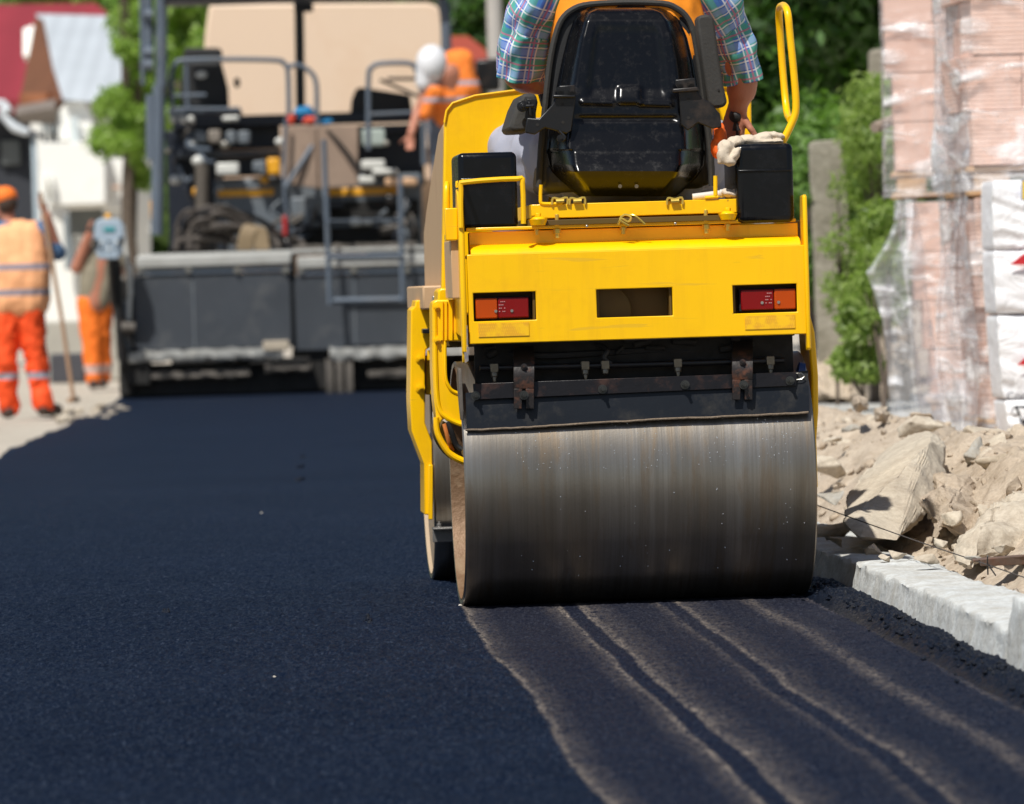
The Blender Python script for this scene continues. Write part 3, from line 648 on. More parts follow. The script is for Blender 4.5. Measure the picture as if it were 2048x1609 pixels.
# hinge brackets on both sides
def bracket(pts, yl, th, holes, name='seat_bracket', bolts=()):
    B = MB(); B.prism(RF.poly(pts, yl), yl, yl + th, 'y'); o = B.obj(name, BLKM, roller, .003, seg=2)
    for hx, hy in holes: B = MB(); c = L(hx, hy, yl - .001); B.cyl(c, c + Vector((0, .004, 0)), .0048, n=12); B.obj('bracket_hole', DARK, o)
    for hx, hy in bolts: B = MB(); B.bolt(L(hx, hy, yl - .001), (0, -1, 0), .007, .008); B.obj('bracket_bolt', BLKM, o)
    return o
bracket([(1118, 172), (1150, 170), (1152, 195), (1143, 262), (1134, 268), (1112, 262), (1090, 256), (1070, 270), (1050, 266), (1054, 236), (1078, 238), (1104, 210), (1116, 190)], -.155, .008, [(1125, 209), (1126, 245), (1075, 250)], bolts=[(1119, 181), (1141, 182)])
bracket([(1106, 190), (1152, 190), (1150, 196), (1106, 196)], -.170, .02, [])
bracket([(1350, 160), (1390, 156), (1392, 180), (1404, 196), (1420, 205), (1440, 228), (1444, 255), (1425, 258), (1396, 246), (1376, 262), (1362, 250), (1358, 190)], -.155, .008, [(1377, 199), (1377, 236)], bolts=[(1358, 168), (1380, 166)])
bracket([(1345, 178), (1395, 174), (1400, 182), (1345, 186)], -.170, .02, [])
B = MB(); B.tube([L(1118, 262, -.16), L(1130, 275, -.165), L(1124, 283, -.165)], .004, 8, 3); B.bolt(L(1121, 277, -.165), (0, -1, 0), .007, .01); B.obj('bracket_spring', BLKM, roller)
# armrests: right one folded up, left one lowered and seen end-on
B = MB(); B.prism(RF.poly([(1394, 40), (1398, 31), (1418, 29), (1428, 36), (1436, 100), (1449, 180), (1455, 205), (1448, 215), (1425, 216), (1414, 205), (1404, 120)], -.06), -.06, .02, 'y')
ar = B.obj('armrest', PAD, roller, .008, seg=3); B = MB(); c = L(1437, 180, -.062); B.cyl(c, c + Vector((0, -.001, 0)), .003, n=10); B.obj('pad_screw', DARK, ar)
B = MB(); B.prism(RF.poly([(1046, 187), (1072, 188), (1076, 205), (1066, 262), (1024, 264), (1020, 254), (1032, 215)], -.06), -.06, .30, 'y'); ar = B.obj('armrest', PAD, roller, .010, seg=3)
B = MB(); B.prism(RF.poly([(1054, 198), (1072, 200), (1072, 238), (1050, 240)], -.08), -.08, -.062, 'y'); B.tube([L(1040, 214, -.09), L(1068, 212, -.09)], .006, 8); B.bolt(L(1045, 213, -.085), (0, -1, 0), .011, .012); B.tube([L(1058, 204, -.09), L(1063, 232, -.09)], .005, 8); B.obj('armrest_joint', BLKM, ar, .002)
# control lever under the right hand
B = MB(); B.cyl(L(1478, 300, .30), L(1474, 238, .30), .006); B.cyl(L(1474, 262, .30), L(1474, 245, .30), .014, .009, n=16); lv = B.obj('control_lever', BLKM, roller)
B = MB(); B.ell(L(1474, 232, .30), .024, .024, .022); B.obj('lever_knob', RUBBER, lv)

# ---- things lying on the roller
def cloth(name, label, cat, blobs, mat, wr=.008, sd=1, vox=.004):
    Bo = Body()
    for c, r3, ang in blobs: Bo.ell(c, *r3, M4=Matrix.Rotation(ang, 3, 'Y'))
    o = Bo.done(name, mat, None, vox, 3, wr, 34, sd); o.matrix_world = RF.m
    return tag(o, label, cat)
GLV = M('cloth_canvas', (.62, .52, .40), .85, var=.12, vs=14, bp=.5, bs=300, dirt=(.30, .24, .18), da=.5, ds=14)
cloth('work_glove', 'crumpled beige work glove draped over the inner edge of the right black tank', 'glove',
      [(L(1525, 276, -.26), (.030, .03, .014), -.1), (L(1548, 272, -.24), (.030, .035, .010), .15), (L(1500, 282, -.27), (.034, .03, .016), .1), (L(1470, 286, -.30), (.026, .03, .018), -.2), (L(1452, 296, -.33), (.022, .025, .022), 0), (L(1446, 312, -.34), (.017, .02, .026), .3), (L(1458, 322, -.345), (.018, .018, .015), .2), (L(1470, 310, -.345), (.010, .018, .024), .6), (L(1536, 284, -.27), (.045, .028, .006), 0)], GLV, .0035, 3)
cloth('rag', 'small pale rag tucked beside the right tank under the glove', 'rag',
      [(L(1462, 388, -.28), (.026, .03, .009), .2), (L(1478, 400, -.28), (.014, .02, .022), 0), (L(1474, 384, -.28), (.012, .02, .008), 0)], GLV, .005, 5)
B = MB(); B.cyl(L(1385, 395, -.25), L(1440, 388, -.25), .010, n=14); B.cyl(L(1440, 388, -.25), L(1448, 387, -.25), .012, n=14)
bt = B.obj('tube', M('white_tube', (.62, .58, .52), .5, var=.1), None, .002); bt.matrix_world = RF.m; tag(bt, 'short white tube lying on the yellow seat rail beside the rag', 'tube')
B = MB()
for p in ((1428, 258), (1436, 290)): pass
oc = Body(); oc.ell(L(1440, 274, -.10), .016, .03, .04); oc.ell(L(1434, 296, -.10), .014, .03, .03)
oc = oc.done('orange_cloth', M('orange_cloth', (.85, .13, .01), .8, var=.1), None, .005, 3, .006, 30, 2); oc.matrix_world = RF.m
tag(oc, 'scrap of bright orange cloth hanging beside the right of the black seat', 'cloth')

# ================================================================== OPERATOR
SKIN = M('skin', (.46, .19, .12), .5, var=.14, vs=12, bp=.2, bs=160, spec=.4)
def plaid():
    m, t, p, o = newmat('plaid_cotton'); v = coord(t, (1, 1, 1), 'UV'); s = N(t, 'SeparateXYZ'); t.links.new(v, s.inputs[0])
    dst = nz(t, coord(t), 6, 2)
    def st(axis, freq0, wd, off, soft=.03):
        freq = 6.0; f = math_(t, 'FRACT', math_(t, 'ADD', math_(t, 'MULTIPLY', s.outputs[axis], freq), off)); d = math_(t, 'ABSOLUTE', math_(t, 'SUBTRACT', f, .5))
        return ramp(t, d, [(0, 1), (wd, 1), (min(wd + soft, 1), 0)])
    c = mix(t, st(0, 8, .22, .1), (.04, .20, .62), (.03, .12, .50)); c = mix(t, math_(t, 'MULTIPLY', st(0, 8, .16, .55), .75), c, (.06, .36, .22))
    c = mix(t, math_(t, 'MULTIPLY', st(1, 8, .17, .5), .75), c, (.04, .36, .24)); c = mix(t, math_(t, 'MULTIPLY', st(1, 8, .12, .0), .6), c, (.30, .42, .75))
    for ax, off in ((0, .02), (0, .36), (1, .22), (1, .78)): c = mix(t, math_(t, 'MULTIPLY', st(ax, 8, .022, off, .02), .85), c, (.78, .80, .80))
    for ax, off in ((0, .19), (1, .44)): c = mix(t, math_(t, 'MULTIPLY', st(ax, 8, .026, off, .02), .85), c, (.50, .12, .22))
    c = mix(t, math_(t, 'MULTIPLY', dst, .15), c, (.6, .65, .7))
    t.links.new(c, p.inputs['Base Color']); p.inputs['Roughness'].default_value = .85; bump(t, p, nz(t, coord(t), 420, 2), .15, .001); return m
PLAID = plaid()
SHIRT_T = M('shirt_torso', (.10, .20, .46), .85, var=.3, vs=14)
HIVIS = M('orange_vest', (1.0, .30, .010), .75, var=.05, vs=5, bp=.1, bs=200)
TROU = M('grey_trousers', (.34, .35, .42), .85, var=.1, vs=6, bp=.3, bs=260)
def sleeve(path, rad, parent, seed):
    """shirt sleeve: UV-mapped tube of cloth with folds and an open, turned cuff"""
    B = MB(); n, K = 64, 60; vs = []; uv = []; path = [Vector(p) for p in path]; up = Vector((0, 0, 1)); ln = 0; last = None
    for j in range(K + 1):
        f = j / K * (len(path) - 1); i = min(int(f), len(path) - 2); u = f - i
        p0, p1, p2, p3 = path[max(i - 1, 0)], path[i], path[i + 1], path[min(i + 2, len(path) - 1)]
        c = .5 * ((2 * p1) + (p2 - p0) * u + (2 * p0 - 5 * p1 + 4 * p2 - p3) * u * u + (3 * p1 - p0 - 3 * p2 + p3) * u ** 3); r = rad[i] + (rad[i + 1] - rad[i]) * u
        d = (path[i + 1] - path[i]).normalized(); X_ = d.cross(Vector((0, 1, 0))).normalized(); Y_ = X_.cross(d)
        if last is not None: ln += (c - last).length
        last = c.copy()
        for k in range(n):
            a = 2 * math.pi * k / n; q = X_ * math.cos(a) + Y_ * math.sin(a)
            g = noise.noise(Vector((math.cos(a) * 1.5 + seed, math.sin(a) * 1.5, ln * 14 + math.cos(a) * 1.2))) ; g2 = noise.noise(Vector((math.cos(a) * 3 + seed, math.sin(a) * 3, ln * 7)))
            fl = .012 * max(0, (j / K - .72) / .28) * math.sin(a * 3 + seed) ; vs.append(c + q * (r + .017 * g + .010 * g2 + fl)); uv.append((k / n * 2 if k <= n / 2 else (n - k) / n * 2, ln * 2.4))
    # gather UV on a mirrored half so the pattern has no seam
    uv = [(x * .55 * 1.0, y) for x, y in uv]
    B.add(vs, [(j * n + k, j * n + (k + 1) % n, (j + 1) * n + (k + 1) % n, (j + 1) * n + k) for j in range(K) for k in range(n)])
    B.uv = uv; o = B.obj('sleeve', PLAID, parent, 0, 180, fix=True); s_ = o.modifiers.new('S', 'SOLIDIFY'); s_.thickness = .003; return o
ys_ = .17
SL, SR = L(1092, -38, ys_), L(1412, -38, ys_)
EL_, ER = L(1036, 150, ys_ + .10), L(1486, 165, ys_ + .10)
HL_, HR = Vector((-.19, yh - .20, 1.47)), L(1474, 222, .30)
neck = Vector(((SL.x + SR.x) / 2, ys_ + .02, SL.z + .07)); hip = Vector((neck.x, .16, q[3] + .14)); hd = neck + Vector((-.01, .06, .20))
Bo = Body()
Bo.chain([hip + Vector((-.07, 0, 0)), hip + Vector((-.06, 0, .25)), neck + Vector((-.07, 0, -.12))], [.13, .12, .11]); Bo.chain([hip + Vector((.07, 0, 0)), hip + Vector((.06, 0, .25)), neck + Vector((.07, 0, -.12))], [.13, .12, .11])
Bo.cap(neck + Vector((0, 0, -.06)), neck + Vector((0, .02, .09)), .062, .055); Bo.cap(SL, SR, .058)
KL, KR = L(1036, 300, .60), L(1420, 300, .62); FLt, FRt = KL + Vector((-.0, .06, -.42)), KR + Vector((0, .06, -.42))
for S, E, H, hp, K_, F_ in ((SL, EL_, HL_, -.09, KL, FLt), (SR, ER, HR, .09, KR, FRt)):
    w_ = E + (H - E) * .78; Bo.chain([S, E], [.052, .043]); Bo.chain([E, E + (w_ - E) * .35, w_], [.043, .044, .029])
    hand(Bo, w_, (H - E), (0, .3, -1) if hp < 0 else (-.1, .5, -1), 1.0, .7, 1 if hp > 0 else -1)
    Bo.chain([hip + Vector((hp, 0, -.04)), K_, F_], [.085, .062, .045]); Bo.cap(F_ + Vector((0, -.03, -.03)), F_ + Vector((0, .16, -.04)), .035, .03)
head(Bo, hd, (0, 1, -.08))
op = Bo.done('person', SKIN, None, .0055, 3); op.matrix_world = RF.m
tag(op, 'roller driver in plaid shirt and orange vest seated with his back to the camera', 'person')
T = Body(); T.chain([hip + Vector((-.08, 0, 0)), hip + Vector((-.08, 0, .25)), neck + Vector((-.09, 0, -.13))], [.145, .135, .125]); T.chain([hip + Vector((.08, 0, 0)), hip + Vector((.08, 0, .25)), neck + Vector((.09, 0, -.13))], [.145, .135, .125])
T.cap(SL + Vector((.02, 0, -.01)), SR + Vector((-.02, 0, -.01)), .070); T.cap(neck + Vector((0, 0, -.06)), neck + Vector((0, .01, .0)), .085, .07)
T.done('shirt', SHIRT_T, op, .009, 5, .004, 12)
sleeve([SL + Vector((.03, 0, .03)), SL + Vector((-.012, .0, -.045)), L(1056, 60, ys_ + .05), L(1044, 115, ys_ + .08), L(1038, 152, ys_ + .10)], [.078, .080, .072, .072, .070], op, 1.3)
sleeve([SR + Vector((-.03, 0, .03)), SR + Vector((.012, .0, -.045)), L(1455, 50, ys_ + .05), L(1474, 112, ys_ + .08), L(1486, 158, ys_ + .10)], [.078, .078, .066, .062, .060], op, 4.1)
V_ = Body(); V_.chain([hip + Vector((-.085, 0, .05)), hip + Vector((-.085, -.012, .25)), neck + Vector((-.085, -.016, -.12))], [.15, .145, .135]); V_.chain([hip + Vector((.085, 0, .05)), hip + Vector((.085, -.012, .25)), neck + Vector((.085, -.016, -.12))], [.15, .145, .135])
V_.cap(neck + Vector((-.11, 0, -.075)), neck + Vector((.11, 0, -.075)), .075); V_.done('vest', HIVIS, op, .009, 5, .005, 10, 3)
P_ = Body()
for hp, K_, F_ in ((-.09, KL, FLt), (.09, KR, FRt)): P_.chain([hip + Vector((hp, 0, -.03)), K_ + Vector((0, 0, 0)), F_], [.115, .092, .072])
P_.cap(hip + Vector((-.08, 0, -.02)), hip + Vector((.08, 0, -.02)), .14)
P_.done('trousers', TROU, op, .009, 4, .014, 7, 6)
Hh = Body(); Hh.ell(hd + Vector((0, -.012, .045)), .083, .100, .082); Hh.done('hair', M('grey_hair', (.16, .13, .10), .8, var=.4, vs=30, bp=.6, bs=120), op, .008, 2, .003, 30)
# ================================================================== GROUND, ROAD, KERB
def smooth01(a, b, x): t = min(1, max(0, (x - a) / (b - a))); return t * t * (3 - 2 * t)
def XK(Y): return .897 + .0489 * (16.6 - Y)            # road-side foot of the kerb
def XLE(Y): return -3.11 - .0285 * (Y - 34.5) + .10 * noise.noise(Vector((Y * .35, 0, 0))) + .05 * noise.noise(Vector((Y * 1.7, 3, 0)))
def grid(name, xs, ys, h, mat, smooth=180):
    B = MB(); nx = len(xs); B.add([(x, y, h(x, y)) for y in ys for x in xs], [(j * nx + i, j * nx + i + 1, (j + 1) * nx + i + 1, (j + 1) * nx + i) for j in range(len(ys) - 1) for i in range(nx - 1)])
    return B.obj(name, mat, None, 0, smooth, fix=False)

# dusty building-site ground to the horizon
def dirt_mat(name, c1, c2, c3, bs=1.0):
    m, t, p, o = newmat(name); v = coord(t)
    a = nz(t, v, 1.1, 8, .65); b = nz(t, v, 9, 8, .7); d = nz(t, v, 60, 6, .7)
    c = mix(t, ramp(t, a, [(.35, 0), (.65, 1)]), c1, c2); c = mix(t, ramp(t, b, [(.42, 0), (.68, .8)]), c, c3); c = mix(t, ramp(t, d, [(.3, .45), (.6, 0)]), c, (c3[0] * .6, c3[1] * .55, c3[2] * .5))
    t.links.new(c, p.inputs['Base Color']); p.inputs['Roughness'].default_value = .95; p.inputs['Specular IOR Level'].default_value = .2
    h = math_(t, 'ADD', math_(t, 'MULTIPLY', b, 1.2), math_(t, 'MULTIPLY', d, .3)); bump(t, p, h, .8 * bs, .03); return m
DUST = dirt_mat('pale_dust', (.66, .60, .51), (.56, .50, .42), (.42, .36, .28))
ys_g = [-30, 0, 10] + list(np.linspace(14, 90, 90)) + [120, 180, 300, 600, 1400]
xs_g = [-900, -300, -80, -30, -15] + list(np.linspace(-9, 14, 80)) + [25, 60, 200, 900]
tag(grid('ground', xs_g, ys_g, lambda x, y: -.045 + .02 * noise.noise(Vector((x * .9, y * .5, 0))) + (.6 * smooth01(7, 22, x) if y > 25 else 0), DUST), kind='structure')

def asphalt_mat():
    m, t, p, o = newmat('fresh_asphalt'); v = coord(t); s = N(t, 'SeparateXYZ'); t.links.new(v, s.inputs[0]); x_, y_ = s.outputs[0], s.outputs[1]
    big = nz(t, v, .7, 5, .6); mid = nz(t, v, 7, 6, .7); g1 = nz(t, coord(t, (1, .17, 1)), 120, 5, .8); g2 = nz(t, v, 330, 3, .6)
    vo = N(t, 'TexVoronoi', Scale=95.0); t.links.new(v, vo.inputs['Vector'])
    base = mix(t, ramp(t, big, [(.3, 0), (.7, 1)]), (.0036, .0080, .0205), (.0060, .0115, .027))
    base = mix(t, ramp(t, g1, [(.50, 0), (.72, 1)]), base, (.044, .058, .088)); base = mix(t, ramp(t, mid, [(.4, .35), (.62, 0)]), base, (.006, .009, .016))
    # rolled strip behind the roller: wavering dusty lines left by the wet drum
    wy = N(t, 'Combine' + 'XYZ'); t.links.new(math_(t, 'MULTIPLY', x_, 1.6), wy.inputs[0]); t.links.new(math_(t, 'MULTIPLY', y_, .45), wy.inputs[1]); wob = nz(t, wy.outputs[0], 1, 2, .5)
    wy2 = N(t, 'CombineXYZ'); t.links.new(math_(t, 'MULTIPLY', x_, 3.0), wy2.inputs[0]); t.links.new(math_(t, 'MULTIPLY', y_, 1.9), wy2.inputs[1]); wob2 = nz(t, wy2.outputs[0], 1, 3, .6)
    u = math_(t, 'ADD', math_(t, 'MULTIPLY', math_(t, 'SUBTRACT', y_, 16.1), .047), x_)
    u = math_(t, 'ADD', u, math_(t, 'MULTIPLY', math_(t, 'SUBTRACT', wob, .5), .10)); u = math_(t, 'ADD', u, math_(t, 'MULTIPLY', math_(t, 'SUBTRACT', wob2, .5), .022))
    u = math_(t, 'ADD', u, math_(t, 'MULTIPLY', math_(t, 'SUBTRACT', nz(t, v, 30, 3), .5), .012))
    f = math_(t, 'DIVIDE', math_(t, 'ADD', u, .25), 1.3, clamp=True)
    U = lambda q: (q + .25) / 1.3
    prof = [(0, 0), (U(-.168), 0), (U(-.158), .95), (U(-.142), .3), (U(-.09), .03), (U(.04), .02), (U(.090), .3), (U(.106), .95), (U(.112), .0), (U(.152), .0), (U(.160), .95), (U(.185), .3), (U(.26), .02), (U(.35), .05), (U(.378), .35), (U(.386), .02),
            (U(.42), .02), (U(.432), .8), (U(.45), .25), (U(.52), .02), (U(.60), .05), (U(.637), .55), (U(.66), .12), (U(.70), .03), (U(.785), .04), (U(.80), .3), (U(.82), .05), (U(.93), .02)]
    pr = ramp(t, f, prof)
    wet = math_(t, 'LESS_THAN', y_, 16.13); near = ramp(t, math_(t, 'DIVIDE', math_(t, 'SUBTRACT', y_, 9), 7.2), [(0, .8), (.7, .8), (1, 1)])
    brk = ramp(t, nz(t, coord(t, (1, .22, 1)), 60, 6, .85), [(.40, .0), (.66, 1)]); brk2 = ramp(t, nz(t, v, 2.2, 4), [(.3, .5), (.6, 1)])
    dust = math_(t, 'MULTIPLY', math_(t, 'MULTIPLY', math_(t, 'MULTIPLY', pr, wet), math_(t, 'MULTIPLY', brk, brk2)), near)
    strip = math_(t, 'MULTIPLY', ramp(t, f, [(U(-.17), 0), (U(-.15), 1), (U(.86), 1), (U(.93), 0)]), wet)
    nd_ = math_(t, 'MULTIPLY', strip, ramp(t, math_(t, 'DIVIDE', math_(t, 'SUBTRACT', y_, 13.2), 3.0), [(0, .0), (1, .07)]))
    base = mix(t, math_(t, 'MULTIPLY', strip, .45), base, mix(t, ramp(t, g1, [(.48, 0), (.74, 1)]), (.0040, .0058, .0165), (.034, .038, .058)))
    base = mix(t, math_(t, 'MULTIPLY', dust, .78), base, (.52, .43, .34))
    base = mix(t, math_(t, 'MULTIPLY', nd_, ramp(t, g1, [(.3, .3), (.65, 1)])), base, (.16, .125, .10))
    # sparse pale chips
    base = mix(t, ramp(t, vo.outputs['Distance'], [(0, 1), (.05, 0)]), base, mix(t, ramp(t, vo.outputs['Color'], [(.88, 0), (.9, 1)]), base, (.20, .18, .15)))
    t.links.new(base, p.inputs['Base Color'])
    t.links.new(math_(t, 'MULTIPLY_ADD', g1, .2, .45), p.inputs['Roughness']); t.links.new(ramp(t, g2, [(.56, .02), (.66, .7)]), p.inputs['Specular IOR Level'])
    h = math_(t, 'ADD', math_(t, 'MULTIPLY', g1, 1.0), math_(t, 'MULTIPLY', g2, .35)); h = math_(t, 'ADD', h, math_(t, 'MULTIPLY', mid, .6)); bump(t, p, h, .8, .004); return m
ASPH = asphalt_mat()
def blur(a, kx, ky):
    for ax, k in ((0, ky), (1, kx)):
        if k < 1: continue
        w_ = np.exp(-np.linspace(-2, 2, 2 * k + 1) ** 2); w_ /= w_.sum()
        a = np.apply_along_axis(lambda m: np.convolve(np.pad(m, k, mode='wrap'), w_, 'valid'), ax, a)
    return a / a.std()
NXg, NYg, X0g, X1g, Y0g, Y1g = 600, 1300, -2.6, 1.16, 8.6, 26.6
gx = np.linspace(X0g, X1g, NXg); gy = Y0g + (Y1g - Y0g) * (.5 * np.linspace(0, 1, NYg) + .5 * np.linspace(0, 1, NYg) ** 2); G = rng.normal(size=(NYg, NXg))
hgt = .0014 * blur(G, 1, 1) + .0016 * blur(rng.normal(size=(NYg, NXg)), 3, 2) + .0008 * blur(rng.normal(size=(NYg, NXg)), 16, 9)
XX, YY = np.meshgrid(gx, gy); xkl = .897 + .0489 * (16.6 - YY); rolled = (XX > .337 - .5 - .047 * (YY - 16.1)) & (YY < 16.15)
hgt = hgt * np.where(rolled, .55, 1.0) - .0025 * rolled
fade = np.clip(np.minimum.reduce([(XX - X0g) / .6, (Y1g - YY) / 11., (YY - Y0g) / .3]), 0, 1); hgt = hgt * fade + .0016
hgt = np.where(XX > xkl + .012, -.03, hgt)
near = np.stack([XX, YY, hgt + .002 * (1 - fade)], -1).reshape(-1, 3)
ii = (np.arange(NYg - 1)[:, None] * NXg + np.arange(NXg - 1)[None, :]).ravel(); nearf = np.stack([ii, ii + 1, ii + NXg + 1, ii + NXg], 1)
Ys = list(np.linspace(4, 24, 160)) + list(np.linspace(24.2, 62, 200)); nx = 60; vs = []
for Y in Ys:
    xl2, xr2 = XLE(Y), XK(Y) + .01
    for i in range(nx + 1):
        x = xl2 + (xr2 - xl2) * i / nx; z = .0012 * noise.noise(Vector((x * 6, Y * 3, 0)))
        if X0g + .12 < x and Y0g + .2 < Y < Y1g - .4: z = -.02
        if i == 0: z = -.05
        if i == 1: x = xl2 + .03; z = -.004
        vs.append((x, Y, z))
fr_ = [(j * (nx + 1) + i, j * (nx + 1) + i + 1, (j + 1) * (nx + 1) + i + 1, (j + 1) * (nx + 1) + i) for j in range(len(Ys) - 1) for i in range(nx)]
allv = np.concatenate([np.array(vs), near]); allf = np.concatenate([np.array(fr_), nearf + len(vs)])
me = bpy.data.meshes.new('asphalt_road'); me.vertices.add(len(allv)); me.vertices.foreach_set('co', allv.ravel()); me.loops.add(allf.size); me.loops.foreach_set('vertex_index', allf.ravel().astype(np.int32))
me.polygons.add(len(allf)); me.polygons.foreach_set('loop_start', np.arange(0, allf.size, 4, dtype=np.int32)); me.update(calc_edges=True)
tag(link('asphalt_road', me, ASPH, None, 0, 180), kind='structure')

# loose asphalt left unrolled along the kerb, and along the ragged left edge
LA = M('loose_asphalt', (.005, .0078, .0155), .42, var=.6, vs=90, bp=.9, bs=130, bd=.006, spec=.18)
B = MB(); Ys = np.linspace(8, 16.6, 900); K = 26; vs = []
for Y in Ys:
    for k in range(K + 1):
        f = k / K; x = XK(Y) - .125 + .14 * f; e = math.sin(math.pi * min(1, f * 1.02)) if f < .5 else 1 - .45 * (f - .5)
        z = .034 * e * (.75 + .5 * noise.noise(Vector((Y * 1.7, 1, 0)))) + e * (.014 * noise.noise(Vector((x * 28, Y * 28, 0))) + .010 * noise.noise(Vector((x * 70, Y * 70, 5))) + .005 * noise.noise(Vector((x * 150, Y * 150, 5)))) - .004
        vs.append((x, Y, max(z, -.004)))
B.add(vs, [(j * (K + 1) + i, j * (K + 1) + i + 1, (j + 1) * (K + 1) + i + 1, (j + 1) * (K + 1) + i) for j in range(len(Ys) - 1) for i in range(K)])
for k in range(420):
    Y = random.uniform(9, 16.5); x = XK(Y) - .02 - min(.13, abs(random.gauss(0, .05))); r = random.uniform(.002, .0075)
    B.ell((x, Y, r * .5 + (.02 if x > XK(Y) - .12 else 0)), r, r * 1.2, r * .8, 6, 4, .5, k)
la = B.obj('loose_asphalt', LA, None, 0, 30, fix=False); tag(la, 'crumbly strip of black unrolled asphalt lying against the kerb', 'loose asphalt', kind='stuff')
B = MB()
for (px, py, n_) in ((738, 1240, 7), (602, 935, 8), (603, 960, 6), (606, 915, 4), (330, 1230, 2)):
    c = gnd(px, py)
    for k in range(n_): r = random.uniform(.004, .010); B.ell((c.x + random.gauss(0, .008), c.y + random.gauss(0, .12), r * .5), r, r * 1.6, r, 7, 5, .5, k)
tag(B.obj('asphalt_crumbs', LA, None, 0, 30, fix=False), 'scattered black crumbs on the smooth fresh asphalt', 'asphalt crumbs', kind='stuff')
CH = M('pale_chip', (.6, .55, .47), .8)
for lab, px, py, r in (('tiny pale stone chip lying alone on the asphalt left of the roller', 523, 1028, .0045), ('pale wood splinter on the asphalt at the corner of the rear drum', 921, 1214, .005), ('small pale chip on the asphalt nearest the camera at left', 549, 1356, .0035)):
    c = gnd(px, py); B = MB(); B.ell((c.x, c.y, r * .5), r * 1.2, r * 2, r * .8, 8, 5, .4, px); tag(B.obj('stone_chip', CH), lab, 'chip')

# kerb stones
KM = dirt_mat('kerb_concrete', (.68, .70, .69), (.58, .60, .59), (.46, .44, .39), .6)
def kerb(Y0, Y1, h, w_, dx, label, seed, group=None, lean=0):
    B = MB(); n, K = 140, 18; vs = []; prof = [(0, -.05)] + [(0 + .004 * i, h * (i / 7) - .03 * (1 - i / 7)) for i in range(1, 7)] + [(.026, h - .003), (.031, h)] + [(.04 + (w_ - .06) * i / 7, h + .002) for i in range(1, 8)] + [(w_ - .004, h - .01), (w_, h - .03), (w_, -.05)]
    for j in range(n + 1):
        Y = Y0 + (Y1 - Y0) * j / n; e = min(j, n - j) / n
        for (a, z) in prof:
            q = Vector((a * 9 + seed, Y * 5, z * 24)); d = .005 * noise.noise(q) + .005 * noise.noise(q * 2.6) + .003 * noise.noise(q * 5.3)
            ed = .028 * max(0, noise.noise(Vector((Y * 6, seed, 0)))) if a in (.026, .031) else 0
            zz = z + (d + .004 * math.sin(Y * 2.2 + seed) - ed * .6 if z > 0 else 0) - (.008 if e == 0 and z > 0 else 0) + lean * (Y - Y0)
            vs.append((XK(Y) + dx + a + (d * .7 if a < w_ - .01 else d * 3) + (.004 if e == 0 else 0), Y, zz))
    m = len(prof); B.add(vs, [(j * m + i, j * m + (i + 1) % m, (j + 1) * m + (i + 1) % m, (j + 1) * m + i) for j in range(n) for i in range(m)] + [tuple(range(m)), tuple(range(n * m, n * m + m))])
    o = B.obj('kerb_stone', KM, None, 0, 60); return tag(o, label, 'kerb stone', group)
kerb(11.4, 12.79, .165, .27, .0, 'tall pale kerb stone standing higher than its neighbour at the right edge', 1)
kerb(12.81, 14.45, .092, .235, 0, 'long sunlit concrete kerb stone next behind the tall one at the right edge', 2)
kerb(14.455, 16.02, .092, .235, .004, 'sunlit concrete kerb stone whose far end meets the roller shadow', 3)
kerb(16.06, 17.3, .070, .24, .035, 'low kerb stone in the shadow right behind the steel drum', 4)
for k in range(5): kerb(17.32 + k * 1.4, 18.7 + k * 1.4, .075, .24, .03, 'concrete kerb stone running on ahead, hidden beside the roller', 5 + k, 'kerb stones beyond the roller')

# rubble bank
def HB(x, Y):
    s_ = x - XK(Y) - .235
    a = smooth01(-.05, .52, s_) * (1 - .66 * smooth01(.6, 1.25, s_)) * (1 - .08 * smooth01(18, 22, Y)); a *= (1 - .95 * smooth01(25.5, 30, Y)); a *= .75 + .25 * smooth01(12, 17, Y)
    z = .035 + .29 * a
    nn = noise.fractal(Vector((x * 2.2, Y * 1.3, 1)), 1, 2, 4) * .06 + noise.fractal(Vector((x * 9, Y * 5, 4)), 1, 2, 4) * .030 + abs(noise.noise(Vector((x * 16, Y * 9, 7)))) * .030 + noise.noise(Vector((x * 40, Y * 25, 2))) * .008
    return z + nn * smooth01(-.02, .18, s_) - .05 * (1 - smooth01(-.12, .02, s_))
EARTH = dirt_mat('dry_earth', (.66, .56, .44), (.56, .46, .355), (.42, .33, .24))
B = MB(); Ys = list(np.linspace(10, 20, 330)) + list(np.linspace(20.05, 31, 180)); nx = 170; vs = []
for Y in Ys:
    for i in range(nx + 1):
        x = XK(Y) + .14 + 3.6 * (i / nx) ** 1.35; vs.append((x, Y, HB(x, Y)))
B.add(vs, [(j * (nx + 1) + i, j * (nx + 1) + i + 1, (j + 1) * (nx + 1) + i + 1, (j + 1) * (nx + 1) + i) for j in range(len(Ys) - 1) for i in range(nx)])
tag(B.obj('earth_bank', EARTH, None, 0, 180, fix=False), kind='structure')
STONE = dirt_mat('dusty_stone', (.64, .57, .46), (.54, .47, .37), (.42, .35, .27), .5)
STONE2 = dirt_mat('grey_stone', (.45, .44, .40), (.36, .34, .30), (.42, .36, .28), .5)
